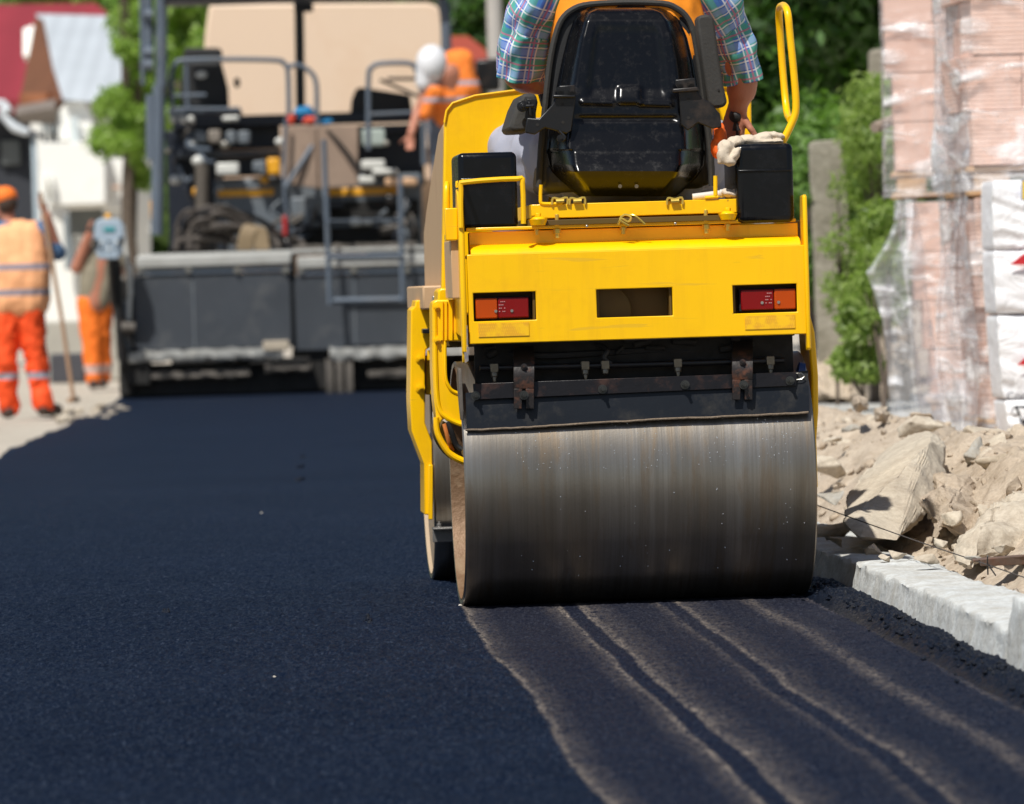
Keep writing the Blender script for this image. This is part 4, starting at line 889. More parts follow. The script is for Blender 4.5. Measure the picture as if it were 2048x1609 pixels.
def rock(name, pts, label, cat, mat, sub=3, rough=.05, seed=0, freq=3.0):
    """rock from a convex cloud of corner points, cut finer and roughened"""
    bm = bmesh.new(); [bm.verts.new(p) for p in pts]; bmesh.ops.convex_hull(bm, input=bm.verts)
    bmesh.ops.delete(bm, geom=[v for v in bm.verts if not v.link_faces], context='VERTS')
    bmesh.ops.triangulate(bm, faces=bm.faces)
    for k in range(sub): bmesh.ops.subdivide_edges(bm, edges=bm.edges, cuts=1, use_grid_fill=True)
    for k in range(4 if 'rubble' in name else 2): bmesh.ops.smooth_vert(bm, verts=bm.verts, factor=.35, use_axis_x=True, use_axis_y=True, use_axis_z=True)
    bm.normal_update()
    for v in bm.verts:
        q = v.co * freq + Vector((seed * 3.7, seed, 0)); v.co += v.normal * rough * (noise.fractal(q * 2, 1, 2, 4) - .6 * abs(noise.noise(q)))
    bmesh.ops.recalc_face_normals(bm, faces=bm.faces); me = bpy.data.meshes.new(name); bm.to_mesh(me); bm.free()
    return tag(link(name, me, mat, None, 0, 50), label, cat)
# the big tilted slab (sunlit top-left face, shaded right face)
D1, D2 = 17.2, 18.0
rock('boulder', [at(1690, 1000, 17.45), at(1740, 985, 17.5), at(1790, 958, 17.5), at(1830, 915, 17.6), at(1862, 880, 17.8), at(1700, 985, 18.1), at(1760, 912, 18.8), at(1815, 866, 19), at(1856, 860, 18.8),
      at(1895, 890, 18.0), at(1893, 945, 17.7), at(1858, 1015, 17.3), at(1795, 1085, 16.85), at(1720, 1075, 16.85), at(1688, 1050, 16.95), at(1740, 1060, 18.2), at(1870, 1000, 18.6)],
     'large tilted stone slab with a pale sunlit top on the rubble behind the kerb', 'boulder', STONE, 4, .016, 1)
rock('boulder', [at(1905, 1100, 15.6), at(1915, 1080, 15.7), at(1980, 1020, 15.9), at(2040, 985, 16.2), at(2080, 1000, 16.0), at(2085, 1075, 15.7), at(2000, 1110, 15.5), at(1935, 1140, 15.4), at(1960, 1060, 15.5), at(2040, 1010, 16.8), at(1930, 1100, 16.2)],
     'pale rough boulder at the right edge just behind the kerb', 'boulder', STONE, 4, .030, 2)
rock('dirt_lump', [at(1838, 1010, 16.9), at(1860, 965, 17.1), at(1885, 940, 17.4), at(1935, 955, 17.3), at(1965, 1000, 17.1), at(1985, 1050, 16.8), at(1940, 1075, 16.6), at(1870, 1060, 16.6), at(1900, 1000, 16.6), at(1910, 1000, 17.8)],
     'rounded lump of dry earth right of the tilted slab', 'dirt lump', EARTH, 4, .035, 3)
rock('dirt_lump', [at(1700, 790, 22), at(1716, 786, 22), at(1738, 800, 21.9), at(1740, 822, 21.8), at(1712, 828, 21.9), at(1699, 815, 22), at(1718, 805, 21.6), at(1718, 805, 22.4)], 'small brown clod on top of the earth bank by the roller', 'dirt lump', EARTH, 3, .02, 4, 6)
rock('dirt_lump', [at(1748, 815, 21.6), at(1765, 812, 21.6), at(1778, 828, 21.5), at(1772, 845, 21.5), at(1750, 842, 21.6), at(1762, 828, 21.2), at(1762, 828, 22)], 'brown clod below the draped plastic on the earth bank', 'dirt lump', EARTH, 3, .02, 5, 6)
kk = 0
for (px, py, D, wpx, hpx, m_) in ((2015, 960, 17.6, 70, 50, STONE), (1950, 990, 18.2, 55, 40, STONE2), (1668, 1000, 17.9, 50, 30, STONE), (1990, 900, 20, 60, 34, STONE2), (1640, 850, 20.5, 50, 30, STONE), (1840, 850, 20.5, 40, 26, STONE), (1905, 1040, 16.6, 30, 20, STONE), (1660, 955, 18.8, 40, 22, STONE2), (1915, 925, 20.5, 42, 28, STONE2), (1985, 912, 21.5, 36, 20, STONE2), (2030, 950, 19.5, 34, 30, STONE), (1968, 960, 19, 30, 18, STONE), (1660, 880, 21, 26, 16, STONE), (1700, 858, 21.5, 22, 14, STONE2), (1770, 1108, 15.9, 16, 12, STONE), (1855, 1120, 15.5, 22, 10, STONE), (1800, 1100, 15.9, 22, 14, STONE), (1665, 1040, 17.1, 22, 12, STONE), (1745, 1085, 16.4, 30, 14, STONE), (2010, 1100, 15.2, 30, 14, STONE), (1950, 1120, 15.0, 20, 8, STONE2), (1880, 1090, 15.9, 26, 16, STONE)):
    c = at(px, py, D); sc_ = D / FPX; g_ = random.Random(kk); kk += 1; zb_ = HB(c.x, c.y); c.z = min(max(c.z, zb_), zb_ + .12)
    pts = [c + Vector((g_.gauss(0, .5) * wpx * sc_, g_.gauss(0, .6) * wpx * sc_, g_.gauss(0, .5) * hpx * sc_)) for _ in range(14)]
    rock('rubble_stone', pts, 'broken stone lying in the dry earth of the rubble bank', 'stone', m_, 3, .012, kk, 6)['group'] = 'stones in the rubble bank'
for k in range(46):
    g_ = random.Random(100 + k); Y = g_.uniform(14.6, 23); s_ = g_.uniform(.06, 1.0); x = XK(Y) + .26 + s_; r = g_.choice((.03, .04, .05, .07)); c = Vector((x, Y, HB(x, Y)))
    ax = Matrix.Rotation(g_.uniform(-.6, .6), 3, 'X') @ Matrix.Rotation(g_.uniform(-.5, .5), 3, 'Y') @ Matrix.Rotation(g_.uniform(0, 3), 3, 'Z'); fl = g_.uniform(.35, .8)
    pts = [c + ax @ Vector((g_.uniform(-1, 1) * r * 1.5, g_.uniform(-1, 1) * r * 1.2, g_.uniform(-1, 1) * r * fl * .7)) for _ in range(11)]
    rock('rubble_stone', pts, 'broken stone lying in the dry earth of the rubble bank', 'stone', (STONE, EARTH, STONE)[k % 3], 3, .014, k, 7)['group'] = 'stones in the rubble bank'
B = MB()
for k in range(1500):
    Y = random.uniform(12, 24); s_ = random.uniform(.0, 1.3) ** 1; x = XK(Y) + .22 + s_; r = random.choice([.004, .006, .008, .011, .017]) * random.uniform(.6, 1.3)
    B.ell((x, Y, HB(x, Y) + r * .2), r * random.uniform(.8, 1.6), r * random.uniform(.8, 1.6), r * .75, 7, 5, .55, k, Matrix.Rotation(random.uniform(-1, 1), 3, 'X') @ Matrix.Rotation(random.uniform(-1, 1), 3, 'Y'))
tag(B.obj('gravel', EARTH, None, 0, 70, fix=False), 'loose gravel and clods spread over the earth bank', 'gravel', kind='stuff')
# rusty bar, string and its pin
B = MB(); a, b = at(1962, 1133, 14.9), at(2110, 1128, 15.1); B.add([a + Vector((0, 0, .0)), b, b + Vector((0, 0, .030)), a + Vector((0, 0, .018)), a + Vector((0, .05, 0)), b + Vector((0, .05, 0)), b + Vector((0, .05, .030)), a + Vector((0, .05, .018))], [(0, 1, 2, 3), (7, 6, 5, 4), (0, 4, 5, 1), (1, 5, 6, 2), (2, 6, 7, 3), (3, 7, 4, 0)])
B.add([a + Vector((-.02, -.01, .012)), b + Vector((0, -.01, .024)), b + Vector((0, -.01, .029)), a + Vector((-.02, -.01, .018)), a + Vector((-.02, .06, .012)), b + Vector((0, .06, .024)), b + Vector((0, .06, .029)), a + Vector((-.02, .06, .018))], [(0, 1, 2, 3), (7, 6, 5, 4), (0, 4, 5, 1), (1, 5, 6, 2), (2, 6, 7, 3), (3, 7, 4, 0)])
tag(B.obj('steel_bar', M('rust_bar', (.16, .11, .085), .7, .3, var=.4, vs=30, bp=.5, bs=60, dirt=(.22, .08, .04), da=.8, ds=12), None, .002), 'rusty steel channel lying behind the kerb at the right edge', 'steel bar')
B = MB(); B.tube([at(1600, 998, 17.8), at(1700, 1035, 16.8), at(1850, 1088, 15.6), at(1975, 1130, 14.8), at(2120, 1180, 14.0)], .0016, 6, 8)
tag(B.obj('string_line', M('string', (.07, .06, .055), .9)), 'taut dark string line stretched above the kerb stones', 'string')
B = MB(); B.tube([at(1975, 1112, 14.75), at(1975, 1132, 14.8), at(1976, 1150, 14.8)], .002, 6); B.tube([at(1975, 1128, 14.8), at(1982, 1138, 14.7), at(1991, 1151, 14.65)], .0022, 6)
tag(B.obj('line_pin', BLKM), 'small bent wire pin holding the string line', 'pin')
# pale concrete slab behind the bank
B = MB(); B.prism([(1.0, 26.5), (2.6, 26.5), (2.3, 34), (.9, 34)], .05, .17, 'z'); so2 = B.obj('pavement', dirt_mat('slab_concrete', (.50, .50, .48), (.44, .44, .42), (.48, .45, .40), .2), None, .02); tag(so2, kind='structure')

# ================================================================== WORLD BEYOND ON THE RIGHT
LEAF_D = leafmat('leaf_dark', (.010, .030, .006), (.09, .20, .035)); LEAF_L = leafmat('leaf_light', (.05, .11, .018), (.20, .34, .07)); LEAF_F = leafmat('leaf_fresh', (.10, .17, .03), (.36, .46, .13), .5, .45)
BARK = M('bark', (.10, .075, .055), .9, var=.4, vs=12, bp=.8, bs=30)
def tree(name, label, cat, base, clumps, n, size, mat, seed, group=None, stem=.07, up=.4, hang=0, aspect=.5):
    T_ = thing(name, label, cat, base, 0, group); b = Vector(base); g_ = random.Random(seed)
    cl = [(c[0] - b.x, c[1] - b.y, c[2] - b.z, *c[3:]) for c in clumps]
    leaves('foliage', mat, T_, cl, n, size, seed, up, hang, aspect)
    top = max(c[2] for c in cl); B = MB(); tr = [Vector((0, 0, -.1))]
    cx = sum(c[0] for c in cl) / len(cl); cy = sum(c[1] for c in cl) / len(cl)
    for k in range(1, 5): f = k / 4; tr.append(Vector((cx * f + g_.gauss(0, .04), cy * f + g_.gauss(0, .04), top * .8 * f)))
    B.tube(tr, [stem * (1 - .18 * k) for k in range(5)], 9, 4)
    for c in cl[:14]:
        k = g_.randint(1, 3); B.tube([tr[k], (tr[k] + Vector(c[:3])) / 2 + Vector((0, 0, .1)), Vector(c[:3])], [stem * .4, stem * .25, stem * .1], 6, 3)
    B.obj('trunk', BARK, T_, 0, 180, fix=False); return T_
def clump_area(px0, px1, py0, py1, D, n, r, seed, dD=1.2, sq=.8):
    g_ = random.Random(seed); out_ = []
    for k in range(n): p = at(g_.uniform(px0, px1), g_.uniform(py0, py1), D + g_.uniform(-dD, dD)); q_ = r * g_.uniform(.6, 1.3); out_.append((p.x, p.y, p.z, q_, q_, q_ * sq))
    return out_
def onground(px, D, z=0.0): p = at(px, 600, D); return (p.x, p.y, z)
tree('tree', 'dark leafy tree behind the roller driver, left of the yellow grab handle', 'tree', onground(1530, 43, .3), clump_area(1420, 1620, -160, 120, 43, 26, .42, 11) + clump_area(1440, 1620, 100, 330, 43, 14, .4, 12), 15000, .075, LEAF_D, 1, None, .12, .5, .3)
tree('tree', 'dense dark tree between the grab handle and the brick pallets', 'tree', onground(1690, 41, .3), clump_area(1600, 1810, -160, 90, 41, 30, .40, 13) + clump_area(1620, 1780, 60, 230, 41.5, 14, .33, 14), 17000, .07, LEAF_D, 2, None, .10, .5, .3)
tree('tree', 'deeply shaded tree standing farthest back on the right', 'tree', onground(1640, 50, .3), clump_area(1380, 1860, -260, 420, 50, 60, .75, 15), 16000, .13, LEAF_D, 3, None, .2, .5)
tree('shrub', 'bright green willow-like shrub leaning against the brick pallets', 'shrub', onground(1745, 33, .25), clump_area(1715, 1800, 180, 420, 33, 20, .14, 16, .5) + clump_area(1725, 1800, 380, 600, 33, 18, .13, 17, .5), 9500, .034, LEAF_F, 4, None, .03, .2, .9, .22)
tree('shrub', 'mid-green shrub behind the pale concrete post', 'shrub', onground(1640, 38, .25), clump_area(1585, 1710, 240, 560, 38, 30, .24, 18, .6), 9000, .05, LEAF_L, 5, None, .04)
tree('shrub', 'small bushy plant growing from the bank behind the roller', 'shrub', onground(1715, 31, .1), clump_area(1690, 1740, 600, 745, 31, 14, .075, 19, .2) + clump_area(1680, 1745, 700, 755, 31, 6, .08, 20, .2), 4200, .022, LEAF_F, 6, None, .015)
tree('shrub', 'narrow green shrub at the yellow side of the roller', 'shrub', onground(1630, 34, .2), clump_area(1606, 1628, 330, 600, 34, 12, .10, 21, .3), 2600, .036, LEAF_L, 7, None, .02)
tree('shrub', 'tall fresh shrub below the light brick stack', 'shrub', onground(1760, 30, .1), clump_area(1722, 1790, 500, 640, 31.5, 12, .09, 22, .3), 3200, .028, LEAF_F, 8, None, .02, .2, .7, .3)
tree('shrub', 'thin leafy twigs growing in front of the concrete post', 'shrub', onground(1668, 32.6, .1), clump_area(1650, 1705, 330, 640, 32.6, 16, .07, 51, .1), 800, .026, LEAF_F, 51, None, .012, .2, .7, .3)
CONC = dirt_mat('post_concrete', (.46, .42, .35), (.34, .31, .25), (.22, .20, .15), .9)
def post(px0, px1, py0, py1, D, label, dep=.12, lean=0):
    a, b = at(px0, (py0 + py1) / 2, D), at(px1, (py0 + py1) / 2, D); t_, b_ = at((px0 + px1) / 2, py0, D).z, at((px0 + px1) / 2, py1, D).z
    B = MB(); B.prism([(a.x + lean, t_ - .02), (a.x + lean + .02, t_), (b.x + lean - .02, t_ + .01), (b.x + lean, t_ - .02), (b.x + .03, b_), (a.x, b_)], D, D + dep, 'y'); return tag(B.obj('concrete_post', CONC, None, .01), label, 'post')
post(1632, 1702, 282, 800, 33.6, 'weathered flat concrete post among the shrubs right of the roller', lean=-.02)
post(1744, 1775, 100, 560, 37, 'narrow grey post half hidden behind the brick pallet')
B = MB(); B.tube([at(1749, 256, 29), at(1830, 222, 29.3)], .028, 10); tag(B.obj('timber_pole', M('grey_wood', (.30, .24, .19), .8, var=.3, vs=20)), 'short grey timber sticking out left of the upper brick pallet', 'timber')
# eroded clay face below the shrubs
rock('earth_heap', [at(1618, 780, 33.4), at(1630, 700, 33.8), at(1650, 600, 34.2), at(1690, 520, 34.6), at(1740, 480, 35), at(1800, 520, 35), at(1830, 800, 34), at(1700, 800, 33), at(1650, 800, 33), at(1720, 600, 38), at(1820, 640, 37.5), at(1690, 560, 35)], 'eroded pale clay heap under the shrubs right of the roller', 'earth heap', EARTH, 4, .09, 8, 2)
# ================================================================== BRICK PALLETS
BRK = None
def brick_mat():
    m, t, p, o = newmat('hollow_brick'); v = coord(t); s = N(t, 'SeparateXYZ'); t.links.new(v, s.inputs[0])
    oi = N(t, 'ObjectInfo')
    g = math_(t, 'FRACT', math_(t, 'MULTIPLY', s.outputs[2], 52)); gr = ramp(t, g, [(0, 0), (.22, 1), (.78, 1), (1, 0)])
    c = mix(t, oi.outputs['Random'], (.84, .52, .40), (.90, .62, .49)); c = mix(t, nz(t, v, 9, 5), c, (.84, .58, .47), 'MIX')
    c = mix(t, math_(t, 'MULTIPLY', math_(t, 'SUBTRACT', 1, gr), .3), c, (.55, .29, .20)); t.links.new(c, p.inputs['Base Color']); p.inputs['Roughness'].default_value = .85
    bump(t, p, gr, .6, .004); return m
BRK = brick_mat()
PWOOD = M('pallet_wood', (.62, .40, .22), .8, var=.25, vs=6, bp=.3, bs=60, sc=(1, 6, 6))
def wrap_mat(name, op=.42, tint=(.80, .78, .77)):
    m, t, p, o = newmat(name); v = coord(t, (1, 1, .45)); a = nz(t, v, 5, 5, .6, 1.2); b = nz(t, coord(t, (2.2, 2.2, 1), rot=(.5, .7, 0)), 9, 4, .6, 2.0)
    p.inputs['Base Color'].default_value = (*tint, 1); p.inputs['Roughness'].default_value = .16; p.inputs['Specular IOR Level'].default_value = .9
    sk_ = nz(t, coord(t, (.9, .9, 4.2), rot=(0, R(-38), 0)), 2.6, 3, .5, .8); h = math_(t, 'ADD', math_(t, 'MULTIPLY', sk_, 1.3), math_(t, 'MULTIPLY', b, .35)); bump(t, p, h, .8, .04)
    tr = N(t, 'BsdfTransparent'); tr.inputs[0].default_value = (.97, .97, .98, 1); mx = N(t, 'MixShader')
    f = math_(t, 'ADD', math_(t, 'MULTIPLY', ramp(t, sk_, [(.50, 0), (.68, 1)]), .65), op); f = math_(t, 'ADD', f, math_(t, 'MULTIPLY', ramp(t, a, [(.5, 0), (.75, 1)]), .15), clamp=True)  # diagonal crinkle streaks whiten the film, standing in for its glints
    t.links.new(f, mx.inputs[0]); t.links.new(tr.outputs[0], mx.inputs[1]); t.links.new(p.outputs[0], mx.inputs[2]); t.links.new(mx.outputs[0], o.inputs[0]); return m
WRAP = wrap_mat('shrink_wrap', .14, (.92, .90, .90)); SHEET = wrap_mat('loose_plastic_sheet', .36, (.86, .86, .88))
bw, bh, bd_ = .245, .243, .37
BB = MB(); BB.box(.002, bw - .002, 0, bd_, .002, bh - .002); _bo = BB.obj('brick', BRK, None, .004, seg=2); brick_me = _bo.data; bpy.data.objects.remove(_bo)
def brick(parent, x, y, z, sx=1, side=False):
    o = bpy.data.objects.new('brick', brick_me); COL.objects.link(o); o.parent = parent; o.location = (x, y, z)
    b = o.modifiers.new('Bevel', 'BEVEL'); b.width = .004; b.segments = 2; b.limit_method = 'ANGLE'; return o
def tier(frame, label, zb_, rows, cols, x_off, row_shift, deep=2, name='brick_pallet'):
    T_ = thing(name, label, 'brick pallet', frame.loc, frame.yaw); T_.location.z = 0
    for r in range(rows):
        for c in range(cols):
            for d in range(deep): brick(T_, x_off(r) + c * bw + (row_shift[r] if c else 0) * 0, d * bd_ + random.uniform(-.004, .004), zb_ + .13 + r * bh)
    x0 = x_off(0)
    for k in range(3):
        B = MB(); B.box(x0 - .02, x0 + cols * bw, k * .30 + .01, k * .30 + .11, zb_ + .105, zb_ + .127); B.obj('pallet_board', PWOOD, T_, .004)
    for k in range(3):
        for j in range(2): B = MB(); B.box(x0 + .01 + k * (cols * bw - .16) / 2, x0 + .15 + k * (cols * bw - .16) / 2, j * .60 + .02, j * .60 + .12, zb_ + .022, zb_ + .104); B.obj('pallet_block', PWOOD, T_, .004)
    for j in range(2): B = MB(); B.box(x0 - .02, x0 + cols * bw, j * .60 + .02, j * .60 + .12, zb_, zb_ + .021); B.obj('pallet_board', PWOOD, T_, .004)
    return T_
def sheet(pts_fn, nu, nv, name, mat, parent, amp=.012, fr=6, seed=0):
    B = MB(); vs = []
    for j in range(nv + 1):
        for i in range(nu + 1):
            q = Vector(pts_fn(i / nu, j / nv)); n1 = noise.noise(Vector((q.x * fr * 1.6 + seed, q.y * fr, q.z * fr * .55))); n2 = noise.noise(Vector((q.x * fr * 4 + q.z * 5, q.y * fr * 3, q.z * fr * 1.2 + seed)))
            d = amp * (1 - 2.2 * abs(n1)) + amp * .5 * (1 - 2 * abs(n2)); vs.append(q + Vector((-.5 * d, -d, 0)))
    B.add(vs, [(j * (nu + 1) + i, j * (nu + 1) + i + 1, (j + 1) * (nu + 1) + i + 1, (j + 1) * (nu + 1) + i) for j in range(nv) for i in range(nu)])
    return B.obj(name, mat, parent, 0, 180, fix=False)
yawp = R(4.5)
# near right pair of pallets
c = at(1938, 300, 25.0); FA = Frame((c.x, 25.0, 0), yawp); LA_ = FA.L
zA = .13; zu = LA_(1940, 392, 0).z
upA = tier(FA, 'upper pallet of pink hollow bricks wrapped in clear plastic at the top right corner', zu, 4, 4, lambda r: [.015, 0, .025, 0][r], [0] * 4)
lowA = tier(FA, 'lower brick pallet standing directly behind the white printed bags', zA, 4, 4, lambda r: [.075, .055, .03, .02][r], [0] * 4)
Wd, Dp = 4 * bw + .04, .78
def wrapfn(z0, z1, flare, x00=lambda f: 0):
    def fn(u, v):
        z = z0 + (z1 - z0) * v; e = flare * (1 - v) ** 3; L_ = Dp + Wd; s_ = u * L_; x0 = x00(v) - .018
        return (x0 - e * .6, Dp - s_, z) if s_ < Dp else (x0 + (s_ - Dp), -.018 - e, z)
    return fn
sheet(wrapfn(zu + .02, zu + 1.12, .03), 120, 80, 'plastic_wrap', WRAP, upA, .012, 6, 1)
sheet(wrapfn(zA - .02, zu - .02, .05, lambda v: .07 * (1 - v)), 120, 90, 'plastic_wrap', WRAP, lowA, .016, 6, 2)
# far left pair
c = at(1780, 300, 28.2); FB = Frame((c.x, 28.2, 0), R(-3.2)); LB_ = FB.L
zB = .16; zv = LB_(1800, 395, 0).z
upB = tier(FB, 'tall upper stack of plastic-wrapped bricks left of the corner stack', zv, 4, 4, lambda r: [.025, .02, -.01, -.015][r], [0] * 4)
lowB = tier(FB, 'lower brick stack showing left of the loose grey plastic folds', zB, 4, 4, lambda r: [.17, .14, .10, .075][r], [0] * 4)
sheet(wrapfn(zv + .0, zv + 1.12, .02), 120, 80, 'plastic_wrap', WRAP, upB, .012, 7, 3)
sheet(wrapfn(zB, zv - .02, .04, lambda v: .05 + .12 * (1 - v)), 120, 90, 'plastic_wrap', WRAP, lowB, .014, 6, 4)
# loose draped sheet hanging off the left corner
edge = [(0, 1792, 400), (.10, 1788, 450), (.22, 1765, 500), (.32, 1733, 545), (.40, 1745, 575), (.52, 1768, 640), (.68, 1776, 700), (.85, 1780, 770), (1, 1786, 828)]
inn = [(0, 1835, 395), (.3, 1850, 500), (.6, 1864, 640), (.85, 1880, 760), (1, 1908, 862)]
def drape(u, v):
    a = spline(edge, v); b = spline(inn, v); px, py = a[1] + (b[1] - a[1]) * u, a[2] + (b[2] - a[2]) * u; D = 27.75 - .25 * math.sin(u * 3.1) - .10 * math.sin(u * 9 + v * 4); return at(px, py, D)
ds = sheet(drape, 70, 110, 'plastic_sheet', SHEET, None, .016, 5, 7); tag(ds, 'loose translucent sheet ballooning out at the left corner of the brick stacks', 'plastic sheet')
def drape2(u, v):
    px = 1870 + 70 * u + 18 * v; py = 340 + (880 - 340) * v; D = 25.9 - .75 * u - .08 * math.sin(u * 12 + v * 3); return at(px + 9 * math.sin(v * 7 + u * 3), py, D)
ds = sheet(drape2, 60, 110, 'plastic_sheet', SHEET, None, .016, 6, 8); tag(ds, 'grey crumpled plastic hanging down between the two brick stacks', 'plastic sheet')
def drape3(u, v):
    px = 1868 + 76 * u; py = -30 + 415 * v; D = 25.9 - .82 * u; return at(px + 4 * math.sin(v * 5), py, D)
ds = sheet(drape3, 50, 90, 'plastic_sheet', SHEET, None, .014, 7, 12); tag(ds, 'pale film over the shaded side of the top right brick pallet', 'plastic sheet')
# dark skid under the near pallet
B = MB(); q = FA.rect(1962, 872, 2006, 900, .05); B.box(q[0], q[1] + .9, .05, .16, q[2], q[3]); o = B.obj('timber_block', M('dark_wood', (.03, .025, .02), .8), None, .004); o.matrix_world = FA.m
tag(o, 'dark timber under the corner of the brick stack by the white bags', 'timber')

# white printed bags
def bag_mat():
    m, t, p, o = newmat('white_bag'); v = coord(t, (1, 1, 1)); a = nz(t, v, 3.2, 6, .6, .8)
    t.links.new(mix(t, ramp(t, a, [(.3, 0), (.7, 1)]), (.84, .84, .87), (.92, .92, .93)), p.inputs['Base Color']); p.inputs['Roughness'].default_value = .45
    b = nz(t, coord(t, (1, 1, 1), rot=(0, .6, 0)), 6, 5, .6, 1.5); bump(t, p, b, .5, .04); return m
BAGM = bag_mat(); REDP = M('red_print', (.55, .02, .03), .5, var=.05); BLKPR = M('black_print', (.02, .02, .022), .5); BLUEP = M('blue_print', (.05, .12, .40), .5); YELP = M('yellow_print', (.85, .60, .05), .5)
ybag = -.34
def bag(px0, pxb, py0, py1, label):
    F_ = FA; B = MB(); a = F_.L(px0, py0, ybag); b = F_.L(pxb, py1, ybag); x0, x1, z0, z1 = a.x, b.x, F_.L(2000, py1, ybag).z, F_.L(2000, py0, ybag).z
    n, K = 50, 24; vs = []; Wb = .95
    def P(u, v, y):
        x = (x0 + (x1 - x0) * (1 - v)) + Wb * u; bul = max(0, math.sin(math.pi * min(max(v, 0), 1))) ** .22 * math.sin(math.pi * min(1, u * 1.0 + .03)) ** .15
        d = .012 * noise.noise(Vector((u * 5, v * 4, px0))) + .010 * (1 - 2 * abs(noise.noise(Vector((u * 7 + v * 5, v * 3, px0 + 5))))); return (x + .04 - .012 * bul, y - .03 * bul - d if y < 0 else y, z0 + (z1 - z0) * v)
    for j in range(K + 1):
        for i in range(n + 1): vs.append(P(i / n, j / K, ybag))
    B.add(vs, [(j * (n + 1) + i, j * (n + 1) + i + 1, (j + 1) * (n + 1) + i + 1, (j + 1) * (n + 1) + i) for j in range(K) for i in range(n)])
    bk = len(B.v); top = [P(i / n, 1, ybag) for i in range(n + 1)]; bot = [P(i / n, 0, ybag) for i in range(n + 1)]
    B.add([*top, *[(q[0], -.06, q[2]) for q in top]], [(i, i + 1, n + 2 + i, n + 1 + i) for i in range(n)]); B.add([*bot, *[(q[0], -.06, q[2]) for q in bot]], [(i, i + 1, n + 2 + i, n + 1 + i) for i in range(n)])
    lf = [P(0, j / K, ybag) for j in range(K + 1)]; B.add([*lf, *[(q[0], -.06, q[2]) for q in lf]], [(j, j + 1, K + 2 + j, K + 1 + j) for j in range(K)])
    o = B.obj('paper_bag', BAGM, None, 0, 60, fix=False); o.matrix_world = FA.m; return tag(o, label, 'bag')
def print_on(parent, poly_, mat, name='print'):
    B = MB(); y = ybag - .062; pts = [(q.x, q.z) for q in (FA.L(x, yy, y) for x, yy in poly_)]; B.prism(pts, y, y + .003, 'y'); o = B.obj(name, mat, parent); return o
b1 = bag(1968, 1970, 362, 500, 'topmost white printed bag with a yellow label at the right edge')
b2 = bag(1970, 1976, 502, 628, 'white bag with a red slanted mark, second from the top')
b3 = bag(1977, 1990, 632, 798, 'white bag with red mark and small grey lettering, third from the top')
b4 = bag(1992, 2006, 802, 880, 'lowest white bag with black triangle print')
print_on(b1, [(2043, 360), (2085, 360), (2085, 401), (2043, 401)], BLUEP); B = MB()
y = ybag - .066; pts = [(q.x, q.z) for q in (FA.L(x, yy, y) for x, yy in [(2045, 362), (2085, 362), (2085, 399), (2045, 399)])]; B.prism(pts, y, y + .003, 'y'); B.obj('print', YELP, b1)
print_on(b2, [(2020, 530), (2050, 506), (2085, 478 + 26), (2085, 530)], REDP); print_on(b3, [(2034, 731), (2050, 716), (2085, 690), (2085, 731)], REDP)
for pl, mt in (([(2028, 812), (2090, 812), (2090, 880), (2048, 850)], BLKPR),): print_on(b4, pl, mt)
B = MB(); y = ybag - .067; pts = [(q.x, q.z) for q in (FA.L(x, yy, y) for x, yy in [(2036, 816), (2058, 818), (2046, 842)])]; B.prism(pts, y, y + .003, 'y'); B.obj('print', BAGM, b4)
tcu = bpy.data.curves.new('lettering', 'FONT'); tcu.body = 'Con'; tcu.size = .052; tcu.extrude = .0008; to = bpy.data.objects.new('lettering', tcu); COL.objects.link(to)
q = FA.L(2013, 801, ybag - .066); to.location = (q.x, q.y, q.z); to.rotation_euler = (R(90), 0, 0); dg = bpy.context.evaluated_depsgraph_get(); me = bpy.data.meshes.new_from_object(to.evaluated_get(dg)); bpy.data.objects.remove(to)
link('lettering', me, M('grey_print', (.16, .16, .18), .5), b3, 0, 0).location = (q.x, q.y, q.z); bpy.data.objects['lettering'].rotation_euler = (R(90), 0, 0)
# ================================================================== ASPHALT PAVER
DG = M('dark_grey_paint', (.050, .057, .068), .42, var=.35, vs=1.6, bp=.1, bs=30, dirt=(.13, .13, .125), da=.6, ds=2.2)
GREYP = M('grey_blue_paint', (.10, .125, .16), .45, var=.2, vs=3, dirt=(.15, .14, .13), da=.4, ds=4)
MIDG = M('mid_grey_paint', (.13, .15, .17), .5, var=.2, vs=3, dirt=(.2, .19, .17), da=.4, ds=4)
LGT = M('dusty_light_metal', (.40, .40, .38), .6, .1, var=.2, vs=6, bp=.5, bs=40, dirt=(.30, .28, .24), da=.6, ds=9)
CRUST = M('asphalt_crust', (.13, .115, .10), .9, var=.5, vs=14, bp=1, bs=40, dirt=(.05, .045, .04), da=.8, ds=12)
NAVY = M('blue_black', (.010, .014, .024), .45, var=.3)
WHT = M('off_white', (.62, .62, .58), .5, var=.1); ORG = M('orange_yellow', (.80, .38, .02), .45, var=.1); BRN = M('brown_board', (.30, .215, .16), .8, var=.25, vs=3, dirt=(.17, .12, .09), da=.7, ds=5)
PF = Frame((-1.94, 52.0, 0), R(1.6)); paver = thing('asphalt_paver', 'big dark grey asphalt paver with tube railings laying the road ahead', 'paver', PF.loc, PF.yaw)
def pbx(name, x0, y0, x1, y1, yl, th, mat, parent=paver, bev=.008):
    B = MB(); PF.pb(B, x0, y0, x1, y1, yl, th); return B.obj(name, mat, parent, bev)
def ptube(name, pts, r, mat, parent=paver, yl=0, sm=4, n=10):
    B = MB(); B.tube([PF.L(p[0], p[1], p[2] if len(p) > 2 else yl) for p in pts], r, n, sm); return B.obj(name, mat, parent)
